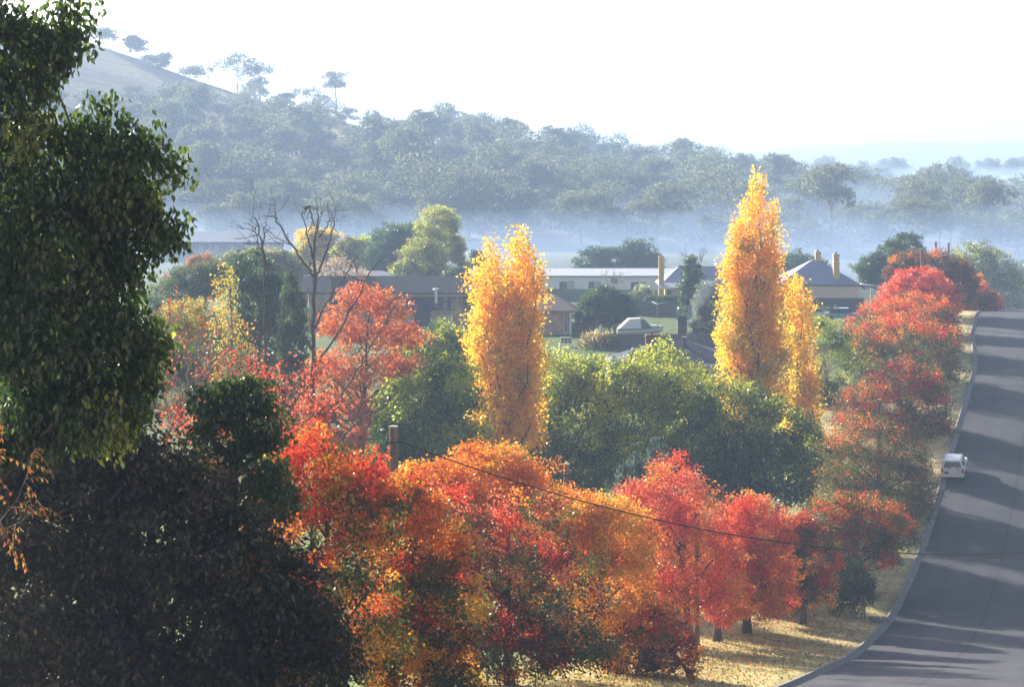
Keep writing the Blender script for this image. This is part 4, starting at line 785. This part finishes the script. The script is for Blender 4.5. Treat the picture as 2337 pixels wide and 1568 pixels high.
def boat():
    b = gp(1455, 277); t = thing('motor_boat', 'white cabin motor boat under a white canvas cover on the lawn', 'boat', b, R(4))
    st = [(-2.3,.95,.55,1.3),(-1,1.05,.5,1.32),(.6,1.0,.5,1.4),(1.8,.7,.6,1.5),(2.6,.3,.85,1.6),(2.95,.03,1.15,1.66)]; vs, fs = [], []
    for x, w, zk, zt in st: vs += [(x,-w,zt),(x,-w*.9,(zk+zt)/2),(x,0,zk),(x,w*.9,(zk+zt)/2),(x,w,zt)]
    for i in range(len(st)-1): fs += [(i*5+j, i*5+j+1, (i+1)*5+j+1, (i+1)*5+j) for j in range(4)]+[(i*5+4, i*5, (i+1)*5, (i+1)*5+4)]
    fs += [(0,1,2,3,4), (25,26,27,28,29)]
    hl = MB().add(vs, fs).build('hull', M['gel'], t)
    rub = MB(); rub.tube([(x,-w-.02,zt-.05) for x, w, zk, zt in st], .045, 6); rub.tube([(x,w+.02,zt-.05) for x, w, zk, zt in st], .045, 6); rub.build('rub_rail', M['iron'], hl)
    MB().add([(-2.25,-.9,1.34),(.3,-.95,1.39),(.3,.95,1.39),(-2.25,.9,1.34),(-1.0,-.78,2.5),(.25,-.75,2.55),(.25,.75,2.55),(-1.0,.78,2.5)], [(3,2,1,0),(4,5,6,7),(0,1,5,4),(1,2,6,5),(2,3,7,6),(3,0,4,7)]).build('canopy', M['canvas'], t)
    MB().add([(.303,-.93,1.42),(1.6,-.68,1.5),(1.6,.68,1.5),(.303,.93,1.42),(.303,-.74,2.5),(.75,-.66,2.4),(.75,.66,2.4),(.303,.74,2.5)], [(3,2,1,0),(4,5,6,7),(0,1,5,4),(1,2,6,5),(2,3,7,6),(3,0,4,7)]).build('windscreen', M['glass'], t)
    MB().add([(.9,-.8,1.44),(2.5,-.3,1.62),(2.5,.3,1.62),(.9,.8,1.44),(1.4,-.6,1.72),(2.3,-.2,1.74),(2.3,.2,1.74),(1.4,.6,1.72)], [(3,2,1,0),(4,5,6,7),(0,1,5,4),(1,2,6,5),(2,3,7,6),(3,0,4,7)]).build('cabin', M['gel'], t)
    rl = MB(); rl.tube([(1.5,-.7,1.55),(1.6,-.68,1.95),(2.6,-.28,2.0),(2.8,0,2.0),(2.6,.28,2.0),(1.6,.68,1.95),(1.5,.7,1.55)], .02, 5); rl.tube([(2.2,-.45,1.6),(2.2,-.45,1.98)], .018, 5); rl.build('bow_rail', M['chrome'], t)
    m = MB().box(-2.95, -2.4, -.22, .22, 1.25, 1.75, .06, .05).build('outboard_motor', M['iron'], t, bevel=.05); MB().box(-2.75, -2.5, -.08, .08, .55, 1.247).build('motor_leg', M['iron'], m)
    tr = MB().box(-2.2, 2.6, -.05, .05, .38, .48); tr.box(-1.0, -.8, -1.0, 1.0, .3, .4); tr.box(-1.8, -1.72, -.6, .6, .483, .62); tr.box(1.2, 1.28, -.3, .3, .483, .6); trl = tr.build('trailer', M['chrome'], t)
    for sy in (-1.05, 1.05): MB().disc((-.9,sy,.32), .32, -.09, .09, 18).build('wheel', M['rubber'], trl)
boat()
def smoke():
    b = P(1568, 774, 229.5); pts = []; n = 12; rng = np.random.default_rng(3)
    for i in range(n): u = i/(n-1); pts.append((u*1.6-.5*math.sin(u*5)*u+.1*rng.normal()*u, .3*u, u*5.6))
    mb = MB().tube(pts, [.12+.75*(i/(n-1))**.8+.06*math.sin(i*1.9) for i in range(n)], 14)
    m, nt, out = newmat('chimney_smoke'); v = N(nt, 'ShaderNodeVolumePrincipled'); v.inputs['Color'].default_value = (.62,.8,1,1); v.inputs['Density'].default_value = .09; v.inputs['Density Attribute'].default_value = ''
    nt.links.new(v.outputs[0], out.inputs['Volume']); o = mb.build('smoke', m, None, b, smooth=True); o['kind'] = 'stuff'
smoke()

# ------------------------------------------------------------------ cars
def fourwd():
    d = 194.; b = gp(2178, d); t = thing('parked_car', 'white four-wheel drive parked by the kerb with a covered spare wheel on its rear door', 'car', b)
    y1, y2 = d-1.4, d+1.4; dx = float(XK(y2)-XK(y1)); dz = float(H(XK(y2)+2, y2)-H(XK(y1)+2, y1)); t.rotation_euler = (math.atan2(dz, 2.8), 0, -math.atan2(dx, 2.8))
    side = [(-2.25,.48),(-2.28,.95),(-2.2,1.08),(2.1,1.02),(2.25,.8),(2.25,.45),(1.85,.4),(1.75,.75),(1.0,.75),(.9,.36),(-1.0,.36),(-1.1,.75),(-1.85,.75),(-1.95,.42)]
    MB().prism(side, -.91, .91, 'x').build('body', M['paint'], t, bevel=.03)
    MB().add([(-.86,-2.19,1.075),(.86,-2.19,1.075),(.86,.95,1.05),(-.86,.95,1.05),(-.68,-2.0,1.72),(.68,-2.0,1.72),(.68,.15,1.74),(-.68,.15,1.74)], [(3,2,1,0),(4,5,6,7),(0,1,5,4),(1,2,6,5),(2,3,7,6),(3,0,4,7)]).build('cabin', M['paint'], t, bevel=.04)
    def pane(vs, name='window'):
        vs = [V(*q) for q in vs]; nn = unit(np.cross(vs[1]-vs[0], vs[3]-vs[0]))*.012; MB().add([q+nn for q in vs]+[q-nn for q in vs], [(0,1,2,3),(7,6,5,4),(0,4,5,1),(1,5,6,2),(2,6,7,3),(3,7,4,0)]).build(name, M['glass'], t)
    pane([(-.70,-2.175,1.16),(.70,-2.175,1.16),(.58,-2.045,1.62),(-.58,-2.045,1.62)], 'rear_window')
    for sx in (-1, 1):
        pane([(sx*.845,-1.95,1.15),(sx*.845,-.75,1.15),(sx*.72,-.75,1.62),(sx*.72,-1.85,1.62)]); pane([(sx*.845,-.65,1.15),(sx*.845,.55,1.15),(sx*.72,.05,1.62),(sx*.72,-.65,1.62)])
        MB().box(sx*.80-.08, sx*.80+.08, -2.31, -2.22, .78, 1.12).build('tail_lamp', M['red'], t); MB().box(sx*.98-.09, sx*.98+.09, .45, .6, 1.08, 1.24).build('mirror', M['paint'], t, bevel=.03)
        MB().box(sx*.62-.025, sx*.62+.025, -1.8, .05, 1.76, 1.81).build('roof_rail', M['chrome'], t)
        for yy in (-1.48, 1.38):
            w = MB().disc((sx*.8,yy,.36), .36, -.12, .12, 22, 'x').build('wheel', M['rubber'], t); MB().disc((sx*.8,yy,.36), .21, -.13, .13, 16, 'x').build('rim', M['chrome'], w)
    MB().disc((.08,-2.29,.96), .375, -.1, -.004, 26, 'y').build('spare_tyre', M['rubber'], t)
    sp_ = MB().disc((.08,-2.29,.96), .36, -.19, -.005, 26, 'y').build('spare_wheel_cover', M['paint'], t, bevel=.02)
    MB().box(-.88, .88, -2.38, -2.2, .44, .66).build('bumper', M['paint'], t, bevel=.03); MB().box(-.66, -.3, -2.305, -2.283, .72, .85).build('number_plate', M['plate'], t)
    MB().box(-.9, .9, -2.0, 2.0, .25, .358).build('underbody', M['rubber'], t)
fourwd()
def hidden_car(label, px, d, mat, name='parked_car'):
    b = gp(px, d); t = thing(name, label, 'car', b, R(80))
    MB().prism([(-2.2,.35),(-2.2,.85),(-1.3,.95),(2.0,.95),(2.2,.8),(2.2,.35)], -.88, .88, 'x').build('body', M[mat], t, bevel=.04)
    MB().add([(-.8,-1.3,.953),(.8,-1.3,.953),(.8,1.6,.953),(-.8,1.6,.953),(-.62,-.7,1.5),(.62,-.7,1.5),(.62,1.0,1.5),(-.62,1.0,1.5)], [(3,2,1,0),(4,5,6,7),(0,1,5,4),(1,2,6,5),(2,3,7,6),(3,0,4,7)]).build('window_band', M['glass'], t)
    MB().box(-.64, .64, -.75, 1.05, 1.503, 1.56).build('roof', M[mat], t, bevel=.02)
    for sx in (-.8, .8):
        for yy in (-1.4, 1.35): MB().disc((sx,yy,.32), .32, -.1, .1, 18, 'x').build('wheel', M['rubber'], t)
hidden_car('pale blue car half hidden behind the evergreen tree and red street trees', 1922, 290, 'blue_paint')
hidden_car('white car whose roof shows in front of the farmhouse fence', 1856, 312, 'paint')

# ------------------------------------------------------------------ poles and wires
def pole(label, px, py, d, r=.145, lean=0, hard=True, extra=None):
    b = gp(px-lean, d); t = thing('utility_pole', label, 'utility pole', b, 0, 'timber power poles'); tp = P(px, py, d)-b
    n = 6; q = np.linspace(0, 1, n)[:,None]; MB().tube(V(0,0,-.4)*(1-q)+tp*q, np.linspace(r*1.15, r, n), 14).build('post', M['pole'], t, smooth=False)
    MB().disc(tp, r+.012, 0, .04, 14, 'z').build('pole_cap', M['chrome'], t)
    if hard:
        mb = MB().tube([tp+V(-r-.1,-.03,-.55), tp+V(r+.08,-.03,-.5)], .03, 6); mb.disc(tp+V(0,0,-.56), r+.02, 0, .06, 14, 'z'); mb.tube([tp+V(r*.5,-r-.05,-.5), tp+V(r*.7,-r-.08,-.8), tp+V(0,-r-.08,-.98), tp+V(-r*.8,-r-.03,-.8)], .022, 6); mb.build('bracket', M['iron'], t)
    return tp+b
p1 = pole('nearest timber power pole, brown and weathered, between the scarlet and orange trees', 898, 975, 84)
p2 = pole('timber power pole rising through the golden orange tree', 1293, 1060, 116)
p3 = pole('grey power pole whose tip shows in the coral red tree', 1590, 1083, 131, hard=False)
p4 = pole('grey power pole with its tip above the red-tipped olive tree', 1774, 1150, 147, hard=False)
p5 = pole('grey power pole tip in front of the dark crimson tree', 2008, 913, 189, .14, hard=False)
p6 = pole('leaning grey power pole above the pinkish red tree', 2104, 568, 278, .17, hard=False)
p7 = pole('left of the two dark pole tips beyond the crest', 2136, 551, 330, .15, hard=False)
p8 = pole('right of the two dark pole tips beyond the crest', 2165, 554, 335, .15, hard=False)
def wire(label, a, c, sag, r=.016, n=28):
    q = np.linspace(0, 1, n)[:,None]; p = a*(1-q)+c*q; p[:,2] -= (4*sag*q*(1-q))[:,0]
    o = MB().tube(p-a, r, 6).build('wire', M['wire'], None, tuple(a)); tag(o, label, 'wire')
wire('thick black cable running from the nearest pole down across the road', p1+V(.18,0,-.5), P(2650,1222,104), 2.1, .027)
wire('thin faint wire crossing the road below the thick cable', p3+V(.1,0,-.3), P(2700,1262,134), 1.9, .013)
wire('upper black wire from the nearest pole to the left', p1+V(-.2,0,-.48), P(430,1230,64), .5, .013)
wire('lower black wire from the nearest pole to the left', p1+V(-.2,0,-.95), P(430,1190,64), .4, .013)
wire('wire from the second pole behind the golden orange tree to the left', p2+V(-.2,0,-.55), P(1090,1130,97), .4, .014)
wire('fine wire above the white house roof', P(1190,618,400), P(1440,622,372), .3, .02)
# picket fence, stakes, pit
def picket():
    b = gp(1636, 146); t = thing('picket_fence', 'short white picket fence behind the street tree trunks', 'fence', b); mb = MB()
    for i in range(9): x = i*.12; mb.prism([(x,.05),(x+.08,.05),(x+.08,.85),(x+.04,.95),(x,.85)], -.02, .02)
    mb.build('pickets', M['trim'], t); MB().box(-.05, 1.1, .023, .06, .25, .33).box(-.05, 1.1, .023, .06, .62, .7).build('rail', M['trim'], t)
picket()
for i, (px, lb) in enumerate(((1944,'left'),(1967,'right'))):
    b = gp(px, 149); t = thing('tree_guard', f'dark timber stake frame at the {lb} of the young dark green tree', 'tree guard', b)
    MB().box(-.04, .04, -.04, .04, -.2, 1.5).build('stake', M['wood'], t); MB().box(.14, .22, -.04, .04, -.2, 1.45).build('stake', M['wood'], t); MB().box(.041, .139, -.02, .02, 1.1, 1.18).build('crosspiece', M['wood'], t)
yy = 149.; b = V(float(XK(yy)), yy, float(H(XK(yy), yy))); t = thing('storm_drain', 'concrete storm drain inlet set in the kerb', 'drain', b)
MB().box(-1.0, -.36, -.9, .9, -.2, .17).build('lid', M['kerb'], t, bevel=.02); MB().box(-.3, .02, -.7, .7, .158, .2).build('lintel', M['kerb'], t)
# fallen leaves on the verge
rl = np.random.default_rng(44); n = 5000
ly = 92+75*rl.random(n); ls = -5.5+3*rl.normal(size=n); keep = (ls < -.5) & (ls > -15); ly = ly[keep]; ls = ls[keep]; n = len(ly); lx = XK(ly)+ls
pos = np.stack([lx, ly, H(lx, ly)+.02], 1); ax = unit(rand_dir(rl, n)*V(1,1,.25)); nr = unit(V(0,0,1)+.35*rand_dir(rl, n)); nr = unit(nr-ax*(nr*ax).sum(1, keepdims=True))
v, f, k = leaf_arrays(pos, ax, nr, .13+.06*rl.random(n), .12+0*ly, 'quad', .2)
o = link('fallen_leaves', npmesh('fallen_leaves', v, f, np.repeat(pick(rl, pal((ORNG,.4,.4),(BRN,.5,.5),(RED,.2,.2),(GOLD,.3,.3)), rl.random(n), n), k, 0)), M['leaf']); o['kind'] = 'stuff'

n = 9000; gy_ = 95+80*rl.random(n); gs = -12*rl.random(n)**.8-.3; gx_ = XK(gy_)+gs
pos = np.stack([gx_, gy_, H(gx_, gy_)-.02], 1); ax = unit(rand_dir(rl, n)*.45+V(0,0,1)); nr = unit(np.cross(ax, rand_dir(rl, n)))
v, f, k = leaf_arrays(pos, ax, nr, .10+.12*rl.random(n), .05+.04*rl.random(n), 'quad', .1)
o = link('grass', npmesh('grass', v, f, np.repeat(pick(rl, pal(((.40,.31,.14),.5,.5),((.24,.24,.08),.4,.4),((.14,.17,.05),.2,.2)), rl.random(n), n), k, 0)), M['leaf']); o['kind'] = 'stuff'

# ------------------------------------------------------------------ air, light, camera
AZ, EL = R(36), R(20)                                    # sun: left of the view, low
HZ = dict(density=.00038, color=(.44,.605,.92), aniso=.25)
hz = MB().box(-1900, 1900, -85, 5100, -48, 128).build('haze', None); hz['kind'] = 'stuff'
hz.data.materials.clear()
mist = MB().prism([(388,-47),(1060,-47),(1060,-7),(900,-8.5),(388,-22.8)], -900, 900, 'x').build('haze', None); mist['kind'] = 'stuff'; mist.data.materials.clear()
m, nt, out = newmat('morning_haze'); v = N(nt, 'ShaderNodeVolumePrincipled'); v.inputs['Color'].default_value = (*HZ['color'], 1); v.inputs['Density'].default_value = HZ['density']
v.inputs['Anisotropy'].default_value = HZ['aniso']; v.inputs['Density Attribute'].default_value = ''
nt.links.new(v.outputs[0], out.inputs['Volume']); hz.data.materials.append(m)
m, nt, out = newmat('valley_mist'); v = N(nt, 'ShaderNodeVolumePrincipled'); v.inputs['Color'].default_value = (.43,.60,.94,1); v.inputs['Density'].default_value = .0032
v.inputs['Anisotropy'].default_value = .3; v.inputs['Density Attribute'].default_value = ''
nt.links.new(v.outputs[0], out.inputs['Volume']); mist.data.materials.append(m)
w = bpy.data.worlds.new('World'); sc.world = w; w.use_nodes = True; nt = w.node_tree
bg = nt.nodes['Background']; sky = nt.nodes.new('ShaderNodeTexSky'); sky.sky_type = 'NISHITA'; sky.sun_disc = False; sky.sun_elevation = EL; sky.sun_rotation = -AZ
sky.air_density = .7; sky.dust_density = 3.0; sky.ozone_density = 1.
tc = nt.nodes.new('ShaderNodeTexCoord'); sx = nt.nodes.new('ShaderNodeSeparateXYZ'); nt.links.new(tc.outputs['Generated'], sx.inputs[0])
mr = nt.nodes.new('ShaderNodeMapRange'); mr.interpolation_type = 'SMOOTHSTEP'; mr.inputs[1].default_value = .10; mr.inputs[2].default_value = .34; nt.links.new(sx.outputs[2], mr.inputs[0])
pale = nt.nodes.new('ShaderNodeHueSaturation'); pale.inputs['Saturation'].default_value = .12; pale.inputs['Value'].default_value = 2.1; nt.links.new(sky.outputs[0], pale.inputs['Color'])   # hazy band low over the horizon
mxs = nt.nodes.new('ShaderNodeMix'); mxs.data_type = 'RGBA'; nt.links.new(mr.outputs[0], mxs.inputs[0]); nt.links.new(pale.outputs[0], mxs.inputs[6]); nt.links.new(sky.outputs[0], mxs.inputs[7])
nt.links.new(mxs.outputs[2], bg.inputs[0]); bg.inputs[1].default_value = .05
sl = bpy.data.lights.new('sun', 'SUN'); sl.energy = 5.; sl.angle = R(.55); sl.color = (1., .92, .79); so = bpy.data.objects.new('sun', sl); COL.objects.link(so)
from mathutils import Vector
sd = Vector((-math.sin(AZ)*math.cos(EL), math.cos(AZ)*math.cos(EL), math.sin(EL))); so.rotation_euler = sd.to_track_quat('Z', 'Y').to_euler(); so.location = (-80, 80, 60)
cam = bpy.data.cameras.new('camera'); co = bpy.data.objects.new('camera', cam); COL.objects.link(co); co.location = (0,0,0); co.rotation_euler = (R(90),0,0)
cam.sensor_width = 36; cam.lens = F/2337*36; cam.shift_y = -(784-HY)/2337; cam.clip_start = .5; cam.clip_end = 9000; sc.camera = co
sc.view_settings.view_transform = 'Standard'; sc.view_settings.look = 'None'; sc.view_settings.exposure = 1.55; sc.view_settings.gamma = 1
cy = sc.cycles; cy.use_denoising = True
try: cy.denoiser = 'OPENIMAGEDENOISE'
except Exception: pass
cy.max_bounces = 6; cy.diffuse_bounces = 2; cy.glossy_bounces = 2; cy.transmission_bounces = 4; cy.volume_bounces = 1; cy.transparent_max_bounces = 4
cy.sample_clamp_indirect = 6; cy.use_adaptive_sampling = True; cy.adaptive_threshold = .02; cy.filter_width = 1.6
